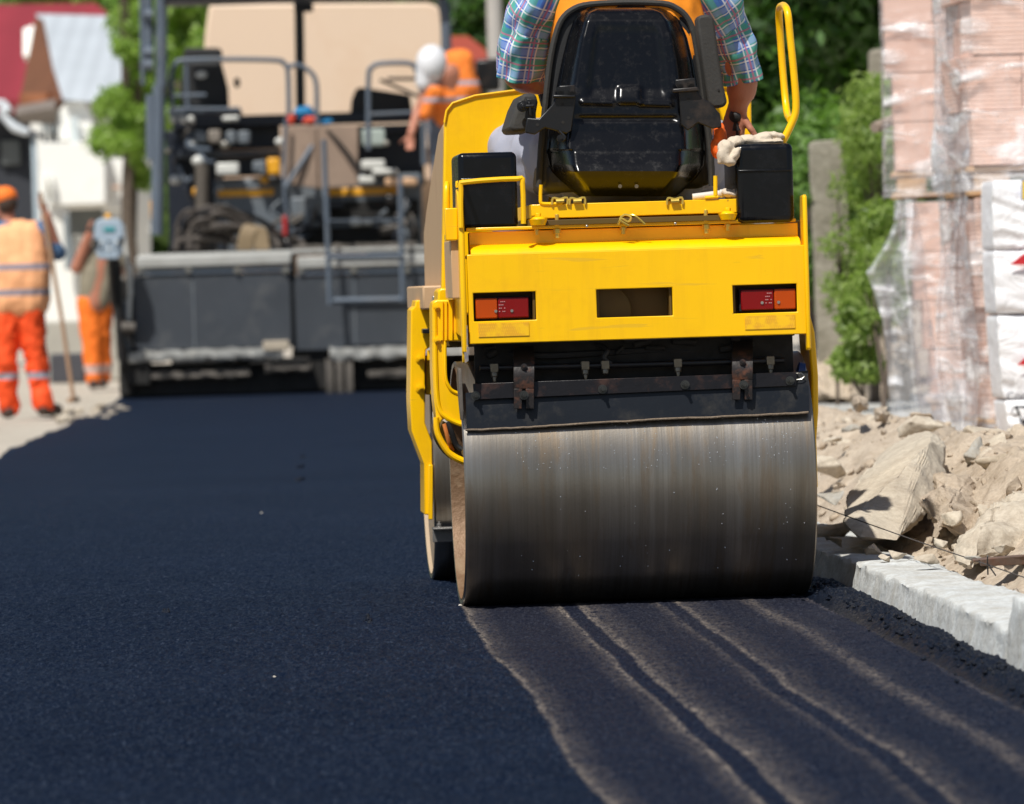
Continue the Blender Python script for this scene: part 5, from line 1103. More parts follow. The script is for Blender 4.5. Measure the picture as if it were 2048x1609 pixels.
# screed
for x0, x1, yl in ((268, 583, 0), (590, 930, .04)):
    s_ = thing('screed_section', None, None); s_.parent = paver
    pbx('screed_box', x0, 548, x1, 698, yl, .9, DG, s_, .012); pbx('walkway_edge', x0 + 4, 509, x1, 534, yl - .05, 1.0, LGT, s_, .02); pbx('hinge_rail', x0 + 5, 536, x1 - 1, 547, yl - .02, .2, GREYP, s_, .006)
    for k in range(4):
        px = x0 + 12 + (x1 - x0 - 24) * k / 3; B = MB(); B.bolt(PF.L(px, 541, yl - .02), (0, -1, 0), .02, .02); B.obj('hinge_bolt', STEEL, s_)
    B = MB(); a, b, z0, z1 = PF.rect(x0 + 118, 560, x0 + 121, 695, yl - .004); B.box(a, b, yl - .006, yl, z0, z1); B.obj('seam', MIDG, s_)
def crusty(name, x0, y0, x1, y1, yl, th, seed=0):
    B = MB(); a, b, z0, z1 = PF.rect(x0, y0, x1, y1, yl); n = int((b - a) / .03) + 2; vs = []
    prof = [(0, 1), (0, .6), (0, .25), (.02, 0), (th, 0), (th, 1)]
    for i in range(n + 1):
        x = a + (b - a) * i / n
        for (dy, f) in prof: vs.append((x, yl + dy + .02 * noise.noise(Vector((x * 12, f * 3, seed))), z0 + (z1 - z0) * f + .02 * noise.noise(Vector((x * 9, f, seed + 4))) + .012 * noise.noise(Vector((x * 30, f, seed)))))
    m = len(prof); B.add(vs, [(i * m + k, i * m + (k + 1) % m, (i + 1) * m + (k + 1) % m, (i + 1) * m + k) for i in range(n) for k in range(m)] + [tuple(range(m)), tuple(range(n * m, n * m + m))]); return B.obj(name, CRUST if name != 'screed_step' else LGT, paver, 0, 50)
crusty('screed_step', 256, 699, 566, 721, -.08, .3, 1); crusty('screed_step', 660, 693, 925, 718, -.06, .3, 2)
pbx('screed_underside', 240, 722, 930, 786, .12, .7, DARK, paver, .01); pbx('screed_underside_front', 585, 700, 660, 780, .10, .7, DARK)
crusty('screed_plate', 290, 742, 500, 758, .0, .2, 3); crusty('screed_plate', 735, 738, 925, 755, .0, .2, 4); crusty('screed_foot', 530, 724, 622, 744, -.04, .2, 5)
for x in (652, 672, 692): crusty('depth_screw', x, 718, x + 14, 788, -.04, .08, x)
pbx('step_block', 526, 682, 578, 702, -.10, .12, M('sand_plate', (.42, .36, .28), .8), paver, .01)
pbx('screed_foot', 500, 716, 620, 727, -.06, .2, DARK)
# left end gate
eg = thing('end_gate', None, None); eg.parent = paver
for r_, m_, yl in (((236, 560, 268, 790), DARK, .1), ((250, 600, 262, 705), MIDG, .0), ((238, 700, 300, 735), DARK, -.05), ((252, 735, 300, 770), DARK, -.03)): pbx('gate_plate', *r_, yl, .35, m_, eg)
B = MB()
for x0, y0, x1, y1 in ((246, 450, 262, 590), (262, 530, 258, 640)): 
    B = MB(); B.tube([PF.L(x0, y0, -.1), PF.L(x1, y1, -.1)], .02, 8); B.obj('strut', WHT, eg)
for x0, y0, x1, y1, r in ((232, 520, 244, 720, .045), (222, 505, 236, 560, .03), (246, 640, 268, 690, .03), (240, 655, 262, 655, .04)):
    B = MB(); B.cyl(PF.L(x0, y0, -.15), PF.L(x1, y1, -.15), r); B.obj('jack', BLKM, eg)
B = MB(); B.cyl(PF.L(243, 655, -.2), PF.L(270, 655, -.2), .045); B.obj('jack_nut', CRUST, eg)
# control box on its stalk
cb = thing('control_box', None, None); cb.parent = paver; LB2 = M('pale_blue_box', (.34, .42, .50), .45, var=.08)
B = MB(); B.prism(PF.poly([(190, 445), (200, 438), (236, 438), (246, 448), (248, 480), (243, 508), (236, 519), (198, 519), (192, 508), (187, 480)], -.45), -.45, -.30, 'y'); B.obj('case', LB2, cb, .015, seg=3)
pbx('screen', 207, 455, 230, 463, -.462, .012, M('teal_screen', (.01, .28, .30), .2), cb, .003)
B = MB(); B.ell(PF.L(216, 434, -.38), .03, .03, .035); B.obj('beacon', ORG, cb)
for k in range(6): B = MB(); c = PF.L(203 + (k % 3) * 15, 484 + (k // 3) * 13, -.452); B.cyl(c, c + Vector((0, -.02, 0)), .013, n=10); B.obj('knob', BLKM if k % 2 else WHT, cb)
ptube('stalk', [(222, 515, -.38), (228, 600, -.2), (240, 640, 0)], .035, BLKM, cb); B = MB(); B.box(*[PF.L(186, 488, -.46).x, PF.L(196, 488, -.46).x], -.47, -.30, PF.L(190, 495, -.46).z, PF.L(190, 478, -.46).z); B.obj('grip', BLKM, cb, .006); B = MB(); B.box(PF.L(238, 480, -.46).x, PF.L(246, 480, -.46).x, -.47, -.30, PF.L(240, 492, -.46).z, PF.L(240, 474, -.46).z); B.obj('grip', BLKM, cb, .006)
# tractor body
pbx('rear_body', 430, 352, 845, 500, 1.75, 4.0, MIDG, paver, .03); pbx('side_frame', 335, 260, 432, 500, 2.0, 3.6, NAVY)
pbx('track_unit', 340, 500, 470, 770, 2.2, 3.2, DARK); pbx('track_unit', 740, 500, 860, 770, 2.2, 3.2, DARK)
pbx('yellow_stripe', 436, 379, 548, 393, 1.735, .02, ORG); pbx('yellow_stripe', 652, 376, 795, 391, 1.735, .02, ORG)
pbx('hopper_gap', 612, 402, 838, 436, 1.70, .04, DARK); pbx('hopper_gap', 560, 455, 838, 486, 1.66, .06, DARK); pbx('grey_locker', 582, 394, 648, 455, 1.5, .25, MIDG, paver, .02)
pbx('upper_frame', 345, 228, 842, 250, 1.9, .25, NAVY); pbx('upper_frame', 345, 252, 560, 300, 2.15, .2, NAVY); pbx('deck_beam', 350, 302, 560, 314, 1.8, .3, M('steel_blue_dark', (.045, .055, .07), .45)); pbx('deck_beam', 700, 250, 845, 262, 1.8, .3, NAVY)
pbx('engine_cover', 345, 316, 560, 352, 2.0, .5, NAVY); pbx('engine_cover', 715, 262, 848, 372, 2.1, .5, NAVY); pbx('deck', 335, 216, 480, 226, 1.9, 1.2, GREYP)
B = MB(); 
for x0, y0, x1, y1, m_ in ((432, 326, 478, 350, WHT), (520, 320, 532, 352, MIDG), (534, 316, 560, 350, ORG), (505, 322, 530, 345, MIDG), (724, 258, 770, 292, M('pale_green_box', (.40, .46, .42), .5)), (722, 320, 770, 340, WHT), (744, 338, 796, 350, WHT), (718, 352, 750, 368, WHT), (700, 435, 722, 452, WHT), (724, 438, 745, 450, WHT), (388, 262, 412, 285, MIDG), (416, 260, 442, 286, M('warm_grey_box', (.22, .19, .16), .6)), (452, 262, 472, 288, MIDG), (476, 262, 500, 288, MIDG), (340, 232, 352, 246, WHT), (360, 232, 388, 246, WHT), (444, 232, 478, 242, WHT), (520, 350, 560, 366, ORG), (770, 356, 835, 372, M('pale_orange', (.62, .38, .22), .6)), (536, 352, 562, 366, BLKM), (770, 390, 796, 410, BLKM), (655, 402, 690, 418, NAVY), (760, 445, 790, 470, CRUST), (384, 375, 398, 392, ORG)):
    pbx('equipment_box', x0, y0, x1, y1, 1.55 + random.uniform(-.06, .06), .25, m_, paver, .02)
for k, (px, py, r) in enumerate(((382, 288, .05), (450, 288, .05), (398, 322, .07), (352, 360, .06), (338, 300, .04), (470, 440, .05), (560, 284, .05), (772, 286, .03))): B = MB(); c = PF.L(px, py, 1.5); B.ell(c, r, r, r * .8); B.obj('lamp', WHT if k % 3 != 1 else STEEL, paver)
B = MB(); B.cyl(PF.L(404, 330, 1.5), PF.L(404, 425, 1.5), .065); B.obj('exhaust', M('exhaust_metal', (.14, .12, .10), .5, .4), paver)
for k in range(26):
    g_ = random; x, y = g_.choice(((g_.uniform(335, 400), g_.uniform(240, 400)), (g_.uniform(760, 835), g_.uniform(395, 460)), (g_.uniform(560, 650), g_.uniform(400, 460)))); 
    ptube('pipe', [(x, y, 1.5), (x + g_.uniform(-25, 25), y + g_.uniform(10, 30), 1.45), (x + g_.uniform(-40, 40), y + g_.uniform(20, 55), 1.5)], g_.uniform(.01, .025), g_.choice((BLKM, GREYP, MIDG, CRUST, NAVY)))
B = MB(); B.prism(PF.poly([(563, 254), (590, 252), (716, 250), (717, 372), (640, 378), (568, 368)], 1.1), 1.1, 1.16, 'y'); B.obj('cover_board', BRN, paver, .01)
pbx('cover_seam', 632, 256, 636, 372, 1.085, .02, M('cover_seam', (.16, .11, .08), .8))
for pts in ([(572, 228, 1.05), (590, 226, 1.0), (610, 230, 1.0)],): pass
B = MB(); B.ell(PF.L(610, 226, 1.3), .09, .06, .06, rough=.4, seed=2); B.ell(PF.L(648, 244, 1.3), .08, .06, .03, rough=.4, seed=3); B.obj('blue_rag', M('blue_cloth', (.02, .20, .42), .8), paver, 0)
B = MB(); B.ell(PF.L(582, 240, 1.25), .045, .04, .05, rough=.4, seed=4); B.obj('red_rag', M('red_cloth', (.55, .06, .03), .8), paver); B = MB(); B.ell(PF.L(619, 242, 1.25), .07, .04, .04, rough=.4, seed=6); B.obj('red_rag', M('red_cloth', (.55, .06, .03), .8), paver)
pbx('red_tank', 565, 432, 574, 472, .9, .1, M('red_paint', (.40, .02, .02), .5))
pbx('section_gap', 582, 505, 591, 720, .06, .5, DARK)
# walkway clutter: coiled hoses
HOSE = M('dusty_hose', (.075, .062, .052), .7, var=.5, vs=8)
hs = thing('hose_bundle', None, None); hs.parent = paver; g_ = random.Random(5)
for k in range(22):
    w_ = g_.uniform(60, 150); x0 = 352 + g_.uniform(0, 90); hgt = g_.uniform(20, 88); yl = .35 + g_.uniform(0, .6); x1 = min(x0 + w_, 610)
    ptube('hose', [(x0, 500, yl), (x0 + 4, 500 - hgt * .7, yl), (x0 + (x1 - x0) * .35, 500 - hgt, yl - .1), (x0 + (x1 - x0) * .8, 500 - hgt * .85, yl), (x1 + 20, 500 - hgt * .45, yl + .1), (x1 + 30, 498, yl)], g_.uniform(.015, .03), HOSE if k % 4 else BLKM, hs, sm=6, n=8)
for k in range(7): a_ = 8 + 4 * k; ptube('hose', [(470 + a_, 500, .3), (474 + a_, 470, .28), (484 + a_, 452 + k, .3), (498 + a_, 462, .3), (505 + a_, 500, .3)], .018, M('tan_hose', (.26, .19, .11), .7), hs, sm=5, n=8)
crusty('walkway_debris', 585, 488, 835, 502, .3, .4, 9)
pbx('walkway_deck', 275, 500, 925, 508, .0, 1.0, LGT)
# ladder
for a, b in (((648, 280), (660, 610)), ((800, 352), (806, 604))): 
    B = MB(); p0, p1 = PF.L(*a, -.12), PF.L(*b, -.25); B.tube([p0, p1], .024, 4); B.obj('ladder_rail', GREYP, paver)
for a, b, r in (((656, 603), (808, 600), .030), ((655, 515), (804, 512), .024), ((652, 442), (803, 440), .007)):
    B = MB(); B.tube([PF.L(*a, -.22), PF.L(*b, -.22)], r, 4); B.obj('ladder_step', GREYP, paver)
# railings
rl = [[(345, 228, 1.3), (343, 150, 1.3), (350, 130, 1.3), (368, 121, 1.3), (460, 119, 1.3), (552, 121, 1.3), (568, 128, 1.3), (576, 145, 1.3), (578, 235, 1.3)],
      [(576, 135, 1.2), (595, 130, 1.2), (618, 142, 1.2), (632, 165, 1.2), (634, 225, 1.2), (634, 265, 1.2), (620, 300, 1.1), (570, 375, 1.0)],
      [(655, 262, 1.1), (690, 300, 1.05), (722, 345, 1.0)], [(737, 300, 1.1), (737, 158, 1.1), (744, 136, 1.1), (760, 128, 1.1), (815, 127, 1.1), (832, 140, 1.1), (845, 200, 1.1), (848, 330, 1.1)],
      [(740, 229, 1.1), (846, 224, 1.1)], [(345, 192, 1.3), (412, 190, 1.3)], [(340, 218, 1.3), (480, 218, 1.3)], [(372, 130, 1.3), (375, 216, 1.3)], [(320, 10, 1.3), (318, 230, 1.3)], [(760, 160, 1.0), (840, 195, 1.0)], [(775, 158, 1.0), (838, 158, 1.0)], [(572, 236, 1.0), (568, 370, 1.0), (580, 470, 1.0)]]
for k, pts in enumerate(rl): ptube('railing', pts, .024 if k in (0, 1, 3) else .017, GREYP if k not in (2, 9, 10) else BLKM)
# canopy with posts
for pts, r in (([(282, -40), (286, 170)], .02), ([(296, -40), (298, 130)], .045), ([(323, -20), (322, 175)], .055), ([(318, 170), (314, 470)], .060), ([(302, 190), (303, 320)], .05), ([(878, -20), (890, 30), (893, 110)], .05), ([(893, 105), (896, 420)], .045)): ptube('canopy_post', [(p[0], p[1], 1.2) for p in pts], r, GREYP, sm=3)
ptube('canopy_post', [(598, -20, 1.9), (601, 220, 1.9)], .045, M('black_post', (.006, .007, .009), .5)); pbx('post_joint', 588, 2, 626, 24, 1.85, .1, NAVY)
for y_ in (30, 105, 130): ptube('post_clamp', [(288, y_, 1.15), (306, y_, 1.15)], .055, GREYP, sm=0)
pbx('canopy', 325, -40, 895, -2, 1.0, .8, NAVY, paver, .03); pbx('black_box', 952, 118, 1000, 182, 1.3, .3, BLKM, paver, .03); pbx('marker', 300, 402, 310, 440, 1.2, .1, ORG)
# seats
def seat(x0, y0, x1, y1, label):
    s_ = thing('operator_seat', None, None); s_.parent = paver; s_['label'] = label
    B = MB(); B.prism(PF.poly([(x0 + 6, y1), (x0, y1 - 20), (x0 + 6, y0 + 26), (x1 - 16, y0 + 26), (x1 - 2, y1 - 40), (x1, y1)], 2.2), 2.2, 2.36, 'y'); B.obj('backrest', RUBBER, s_, .03, seg=3)
    B = MB(); B.prism(PF.poly([(x0 + 6, y0 + 24), (x0 + 8, y0 + 3), (x0 + 14, y0), (x1 - 20, y0), (x1 - 14, y0 + 6), (x1 - 14, y0 + 24)], 2.2), 2.2, 2.32, 'y'); B.obj('headrest', RUBBER, s_, .02, seg=3)
    B = MB(); c = PF.L(403, 150, 2.19); B.ell(c, .055, .01, .035); B.obj('seat_label', WHT, s_)
seat(360, 96, 458, 216, 'black operator seat with a pale label')
B = MB(); B.prism(PF.poly([(700, 232), (703, 200), (712, 178), (722, 175), (820, 190), (826, 232)], 2.0), 2.0, 2.4, 'y'); B.obj('control_console', BLKM, paver, .02)
B = MB(); B.ell(PF.L(474, 166, 2.2), .03, .02, .05); B.obj('mirror', BLKM, paver)

# raised tipper truck in front of the paver
TF = Frame((-2.4, 60.0, 0), R(1.6)); tr = thing('tipper_truck', 'beige tipper body raised high beyond the paver', 'truck', TF.loc, TF.yaw)
BEI = M('beige_panel', (.74, .56, .41), .6, var=.06, vs=.8, dirt=(.60, .38, .22), da=.4, ds=.8)
B = MB(); B.prism(TF.poly([(400, 300), (404, 190), (410, 70), (418, 12), (424, 9), (856, 6), (872, 11), (882, 22), (887, 40), (890, 120), (892, 300)], 0), 0, .10, 'y'); B.obj('tailgate', BEI, tr, .03)
x0, z0 = TF.poly([(410, 300)], 0)[0]; x1, z1 = TF.poly([(880, 20)], 0)[0]
B = MB(); B.prism([(.102, z0 - .4), (.102, z1 - .05), (4.6, z1 - 1.2), (4.6, z0 - .9)], x0 + .05, x1 - .05, 'x'); B.obj('tipper_body', M('beige_body', (.60, .42, .29), .6), tr, .03)
B = MB(); B.box(x0 + .3, x1 - .3, .5, 7.0, .75, 1.0); B.obj('chassis', DARK, tr)
B = MB(); B.box(x0 + .05, x1 - .05, 5.0, 7.2, 1.0, 3.1); B.obj('cab', BEI, tr, .08)
for s in (x0 + .2, x1 - .45):
    for y_ in (1.2, 2.5, 6.0): B = MB(); B.cyl((s, y_, .5), (s + .3, y_, .5), .5, n=28); B.obj('wheel', RUBBER, tr, .02)
# ================================================================== WORKERS
ORP = M('red_orange_trousers', (.90, .095, .012), .8, var=.12, vs=5, bp=.3, bs=60)
ORT = M('orange_trousers', (1.0, .22, .02), .8, var=.08, vs=5)
def banded(name, col, bands, band=(.36, .36, .42)):
    m, t, p, o = newmat(name); v = coord(t); s = N(t, 'SeparateXYZ'); t.links.new(v, s.inputs[0]); c = mix(t, nz(t, v, 5, 4), rgb(col, .88), rgb(col, 1.08)); z = s.outputs[2]
    for z0, z1 in bands:
        f = math_(t, 'MULTIPLY', math_(t, 'GREATER_THAN', z, z0), math_(t, 'LESS_THAN', z, z1)); c = mix(t, f, c, (*band,))
    t.links.new(c, p.inputs['Base Color']); p.inputs['Roughness'].default_value = .8; bump(t, p, nz(t, v, 14, 4), .5, .02); return m
def zat(F_, px, py, yl=0): return F_.L(px, py, yl).z
BOOT = M('boot_leather', (.06, .035, .025), .7, var=.3)
# left worker, back to the camera
c = at(52, 828, 46); W1 = Frame((c.x, 46, -.03), 0); l = W1.L
w1 = thing('person', 'worker in peach hi-vis vest and red-orange trousers holding a pole at the left edge', 'person', W1.loc, 0)
hip = l(42, 606, 0); sh_l, sh_r = l(-14, 462, 0), l(84, 462, 0); nk = l(22, 440, 0); hdc = l(10, 412, .02)
K1, K2 = l(8, 722, -.02), l(70, 716, .02); A1, A2 = l(18, 812, .05), l(86, 808, 0); H1, H2 = l(20, 612, 0), l(60, 612, 0)
elr, hr = l(114, 505, .02), l(92, 432, -.08); ell_, hl = l(-45, 520, .15), l(-40, 560, .4)
Bo = Body(); Bo.chain([H1, K1, A1], [.09, .065, .045]); Bo.chain([H2, K2, A2], [.09, .065, .045]); Bo.chain([hip, hip + Vector((0, 0, .3)), nk + Vector((0, 0, -.12))], [.14, .13, .12]); Bo.cap(sh_l, sh_r, .06); Bo.cap(nk + Vector((0, 0, -.08)), hdc, .06, .055)
Bo.chain([sh_r, elr], [.055, .042]); Bo.chain([elr, hr], [.056, .042]); Bo.chain([sh_l, ell_, hl], [.055, .042, .03]); hand(Bo, hr, (-.1, 0, 1), (-1, .3, 0), 1, 1.1, 1); hand(Bo, hl, (0, 1, -.3), (1, 0, 0), 1, .9, -1)
head(Bo, hdc, (-.75, .6, -.1)); Bo.cap(A1 + Vector((0, -.03, -.05)), A1 + Vector((-.04, .18, -.06)), .045, .04); Bo.cap(A2 + Vector((0, -.03, -.05)), A2 + Vector((.10, .15, -.06)), .045, .04)
Bo.done('body', SKIN, w1, .010, 3)
for A, d in ((A1, (-.04, .18)), (A2, (.10, .15))): b_ = Body(); b_.cap(A + Vector((0, -.03, -.045)), A + Vector((*d, -.055)), .056, .05); b_.cap(A, A + Vector((0, 0, .06)), .06); b_.done('boot', BOOT, w1, .012, 2)
T = Body(); T.chain([H1, K1, A1 + Vector((0, 0, .0))], [.125, .088, .078]); T.chain([H2, K2, A2 + Vector((0, 0, .0))], [.125, .090, .080]); T.cap(H1 + Vector((0, 0, .05)), H2 + Vector((0, 0, .05)), .125)
T.done('trousers', banded('trousers_red_orange', (.92, .085, .010), [(zat(W1, 50, 758), zat(W1, 50, 745))]), w1, .014, 4, .022, 7, 2)
S_ = Body(); S_.chain([sh_r, elr], [.085, .065]); S_.chain([elr, elr + (hr - elr) * .08], [.068, .062]); S_.chain([sh_l, ell_], [.085, .065]); S_.cap(sh_l + Vector((.06, 0, -.02)), sh_r + Vector((-.06, 0, -.02)), .10); S_.done('shirt', M('blue_shirt', (.07, .14, .26), .85, var=.2), w1, .012, 4, .012, 9, 3)
V_ = Body(); V_.chain([l(18, 600, 0), l(14, 540, -.02), l(12, 480, 0)], [.165, .165, .15]); V_.chain([l(60, 600, 0), l(62, 540, -.02), l(58, 478, 0)], [.160, .165, .145]); V_.cap(l(0, 468, 0), l(72, 468, 0), .095); V_.chain([l(39, 600, 0), l(38, 540, -.02), l(35, 476, 0)], [.165, .170, .150])
V_.done('vest', banded('peach_vest', (1.0, .46, .22), [(zat(W1, 40, 592), zat(W1, 40, 579)), (zat(W1, 40, 541), zat(W1, 40, 528))], (.30, .26, .30)), w1, .013, 6, .010, 5, 5)
Hc = Body(); u_ = hdc + Vector((0, 0, .075)); Hc.ell(u_, .105, .12, .085); Hc.cap(u_ + Vector((-.06, .05, -.02)), u_ + Vector((-.12, .10, -.03)), .05, .03); Hc.done('cap', M('orange_cap', (1.0, .20, .02), .7), w1, .010, 3)
Hh = Body(); Hh.ell(hdc + Vector((.02, -.03, .02)), .085, .085, .09); Hh.done('hair', M('brown_hair', (.05, .03, .02), .8), w1, .010, 2)
B = MB(); B.tube([l(80, 385, -.10), l(100, 500, -.12), l(124, 640, -.15), l(147, 800, -.2)], .017, 8); B.cyl(l(147, 800, -.2) + Vector((-.02, -.16, .0)), l(147, 800, -.2) + Vector((.02, .16, 0)), .022)
pl_ = B.obj('rake', M('tan_wood', (.36, .22, .13), .7, var=.2)); pl_.location = W1.loc; tag(pl_, 'long thin wooden asphalt rake held upright by the worker at the left edge', 'rake')
# second worker behind the paver control box
c = at(190, 772, 60); W2 = Frame((c.x, 60, -.03), 0); l = W2.L
w2 = thing('person', 'worker in khaki shirt and bright orange trousers behind the pale blue control box', 'person', W2.loc, 0)
hip = l(188, 606, 0); nk = l(205, 486, 0); hdc = l(214, 462, .0); shl, shr = l(180, 505, 0), l(228, 505, 0); K1, K2 = l(184, 690, 0), l(202, 690, .1); A1, A2 = l(188, 758, 0), l(206, 756, .15)
Bo = Body(); Bo.chain([hip + Vector((-.06, 0, 0)), K1, A1], [.09, .065, .045]); Bo.chain([hip + Vector((.08, .05, 0)), K2, A2], [.09, .065, .045]); Bo.chain([hip, nk + Vector((0, 0, -.12))], [.14, .12]); Bo.cap(shl, shr, .06); Bo.cap(nk + Vector((0, 0, -.08)), hdc, .06)
e1, h1 = l(153, 536, -.05), l(178, 472, -.15); Bo.chain([shl, e1], [.075, .065]); Bo.chain([e1, h1], [.065, .05]); e2, h2 = l(240, 545, -.1), l(228, 505, -.3); Bo.chain([shr, e2, h2], [.055, .045, .035]); hand(Bo, h1, (0, -.3, 1), (1, 0, 0), 1.1, .8); hand(Bo, h2, (-.5, -.4, .6), (-1, 0, 0), 1.1, .8, -1)
head(Bo, hdc, (.3, -.9, -.2)); Bo.done('body', SKIN, w2, .012, 3)
T = Body(); T.chain([hip + Vector((-.05, 0, 0)), K1, A1], [.13, .105, .085]); T.chain([hip + Vector((.07, .05, 0)), K2, A2], [.13, .10, .085]); T.done('trousers', banded('trousers_orange', (1.0, .20, .015), [(zat(W2, 190, 748), zat(W2, 190, 730))], (.62, .42, .36)), w2, .015, 3, .014, 7, 1)
S_ = Body(); S_.chain([hip + Vector((-.03, 0, .02)), l(186, 550, 0), l(196, 510, 0)], [.125, .135, .11]); S_.chain([hip + Vector((.06, 0, .02)), l(206, 550, 0), l(212, 510, 0)], [.12, .12, .10]); S_.chain([shl, shl + (e1 - shl) * .5], [.085, .075]); S_.chain([shr, shr + (e2 - shr) * .7], [.085, .07])
S_.done('shirt', M('khaki_shirt', (.24, .21, .15), .85, var=.2, vs=5), w2, .015, 4, .010, 6, 2); b_ = Body(); b_.ell(hdc + Vector((0, .02, .05)), .09, .1, .08); b_.done('hair', M('brown_hair', (.05, .03, .02), .8), w2, .012, 2)
for A in (A1, A2): b_ = Body(); b_.cap(A + Vector((0, .03, -.05)), A + Vector((.0, -.16, -.06)), .055, .05); b_.done('boot', BOOT, w2, .012, 2)
# third worker on the paver platform
W3 = Frame((PF.loc[0], 52.95, 0), 0); l = W3.L
w3 = thing('person', 'stooping paver operator in white helmet and bright orange vest on the platform', 'person', W3.loc, 0)
hip = l(905, 250, .2); nk = l(885, 128, -.05); hdc = l(868, 122, -.10); shl, shr = l(866, 160, -.05), l(930, 136, .1)
Bo = Body(); Bo.chain([hip, l(910, 190, .05), nk + Vector((0.05, 0, -.1))], [.15, .15, .13]); Bo.cap(shl, shr, .07); Bo.cap(nk, hdc, .06); e1, h1 = l(835, 225, -.1), l(822, 268, -.25); Bo.chain([shl, e1, h1], [.06, .048, .036]); hand(Bo, h1, (-.1, -.2, -1), (0, -1, 0), 1.1, .7)
e2, h2 = l(950, 205, .2), l(925, 250, .1); Bo.chain([shr, e2, h2], [.06, .05, .036]); hand(Bo, h2, (-.6, 0, -1), (0, 1, 0), 1.1, .7, -1)
for d in (-.1, .12): Bo.chain([hip + Vector((d, 0, 0)), hip + Vector((d, -.05, -.45)), hip + Vector((d, .05, -.85))], [.10, .08, .06]); Bo.cap(hip + Vector((d, .08, -.88)), hip + Vector((d, -.1, -.88)), .05)
head(Bo, hdc, (-.6, -.2, -.8)); Bo.done('body', SKIN, w3, .012, 3)
T = Body(); 
for d in (-.1, .12): T.chain([hip + Vector((d, 0, 0)), hip + Vector((d, -.05, -.45)), hip + Vector((d, .05, -.83))], [.14, .11, .09])
T.done('trousers', M('slate_trousers', (.16, .18, .22), .85), w3, .015, 3, .014, 7, 1)
V_ = Body(); V_.chain([hip + Vector((-.03, 0, .05)), l(900, 190, .05), l(892, 140, 0)], [.17, .18, .15]); V_.chain([hip + Vector((.10, 0, .05)), l(918, 182, .05), l(916, 132, .05)], [.16, .19, .15]); V_.cap(l(870, 185, -.1), l(850, 230, -.1), .08, .06)
V_.done('vest', banded('orange_vest_bands', (1.0, .24, .03), [(zat(W3, 900, 172), zat(W3, 900, 163)), (zat(W3, 900, 205), zat(W3, 900, 196))]), w3, .014, 3, .018, 7, 3)
S_ = Body(); S_.ell(l(864, 128, -.10), .15, .15, .18); S_.cap(l(858, 120, -.1), l(850, 165, -.1), .12, .09); S_.done('helmet', M('white_helmet', (.75, .75, .77), .4, var=.05), w3, .014, 4)
# ================================================================== BACKGROUND LEFT AND CENTRE
WALLW = M('white_render', (.86, .85, .80), .9, var=.08, vs=.6, dirt=(.58, .55, .48), da=.6, ds=.7)
ROOFG = None
def corrug(name, col, rot=0, fr=6.0):
    m, t, p, o = newmat(name); v = coord(t); s = N(t, 'SeparateXYZ'); t.links.new(v, s.inputs[0]); w_ = math_(t, 'SINE', math_(t, 'MULTIPLY', s.outputs[0], fr * 6.28))
    c = mix(t, math_(t, 'MULTIPLY_ADD', w_, .5, .5), rgb(col, .90), rgb(col, 1.04)); c = mix(t, ramp(t, nz(t, v, .7, 5), [(.4, 0), (.7, .4)]), c, rgb(col, .7)); t.links.new(c, p.inputs['Base Color']); p.inputs['Roughness'].default_value = .55; return m
ROOFG = corrug('grey_corrugated', (.56, .60, .63), 0, 3.2); ROOFR = corrug('red_metal_roof', (.30, .032, .042), 0, .9)
def slab(B, pts, th):
    P_ = [Vector(p) for p in pts]; n = (P_[1] - P_[0]).cross(P_[2] - P_[0]).normalized()
    if n.y > 0: n = -n
    m = len(P_); return B.add([*P_, *[p - n * th for p in P_]], [tuple(range(m)), tuple(range(m, 2 * m))[::-1]] + [(i, (i + 1) % m, m + (i + 1) % m, m + i) for i in range(m)])
# white house with corrugated roof; gable end turned to the left
D = 100
h = thing('house', 'white house with a steep grey corrugated roof and brown wooden gable', 'house', onground(180, D), 0); O_ = h.location
def loc_(px, py, DD): return at(px, py, DD) - O_
def hpart(name, pts, mat, th=.15): B = MB(); slab(B, pts, th); return B.obj(name, mat, h)
hpart('roof', [loc_(72, 28, 104), loc_(222, 32, 104), loc_(290, 60, 104), loc_(290, 176, 98), loc_(180, 204, 97), loc_(126, 200, 97)], ROOFG)
GB = M('brown_gable', (.17, .065, .028), .8, var=.3, vs=2)
hpart('gable', [loc_(72, 34, 103.4), loc_(124, 198, 97.2), loc_(100, 212, 98), loc_(38, 212, 101)], GB)
hpart('gable_trim', [loc_(46, 58, 104), loc_(68, 50, 104), loc_(58, 112, 103.5), loc_(46, 112, 103.5)], WALLW)
hpart('gable_board', [loc_(38, 188, 99), loc_(95, 186, 98), loc_(90, 212, 98), loc_(42, 212, 99)], M('rust_board', (.30, .11, .045), .8))
hpart('eave', [loc_(30, 230, 97.5), loc_(110, 215, 97), loc_(112, 250, 98), loc_(40, 245, 98)], M('grey_eave', (.20, .17, .15), .8))
hpart('wall', [loc_(112, 196, 98.5), loc_(260, 190, 98.5), loc_(300, 260, 98.5), loc_(300, 700, 98.5), loc_(60, 700, 98.5), loc_(60, 250, 98.5)], WALLW, .3)
def hbox(name, px0, py0, px1, py1, DD, th, mat, par=h):
    a, b = at(px0, (py0 + py1) / 2, DD) - O_, at(px1, (py0 + py1) / 2, DD) - O_; z1, z0 = (at((px0 + px1) / 2, py0, DD) - O_).z, (at((px0 + px1) / 2, py1, DD) - O_).z
    B = MB(); B.box(a.x, b.x, a.y, a.y + th, z0, z1); return B.obj(name, mat, par, .02)
B = MB(); P_ = [loc_(118, 280, 97.2), loc_(118, 225, 97.2), loc_(130, 205, 97.2), loc_(165, 203, 97.2), loc_(178, 225, 97.2), loc_(186, 260, 97.2), loc_(186, 282, 97.2)]; slab(B, P_, 1.0); B.obj('dormer', WALLW, h)
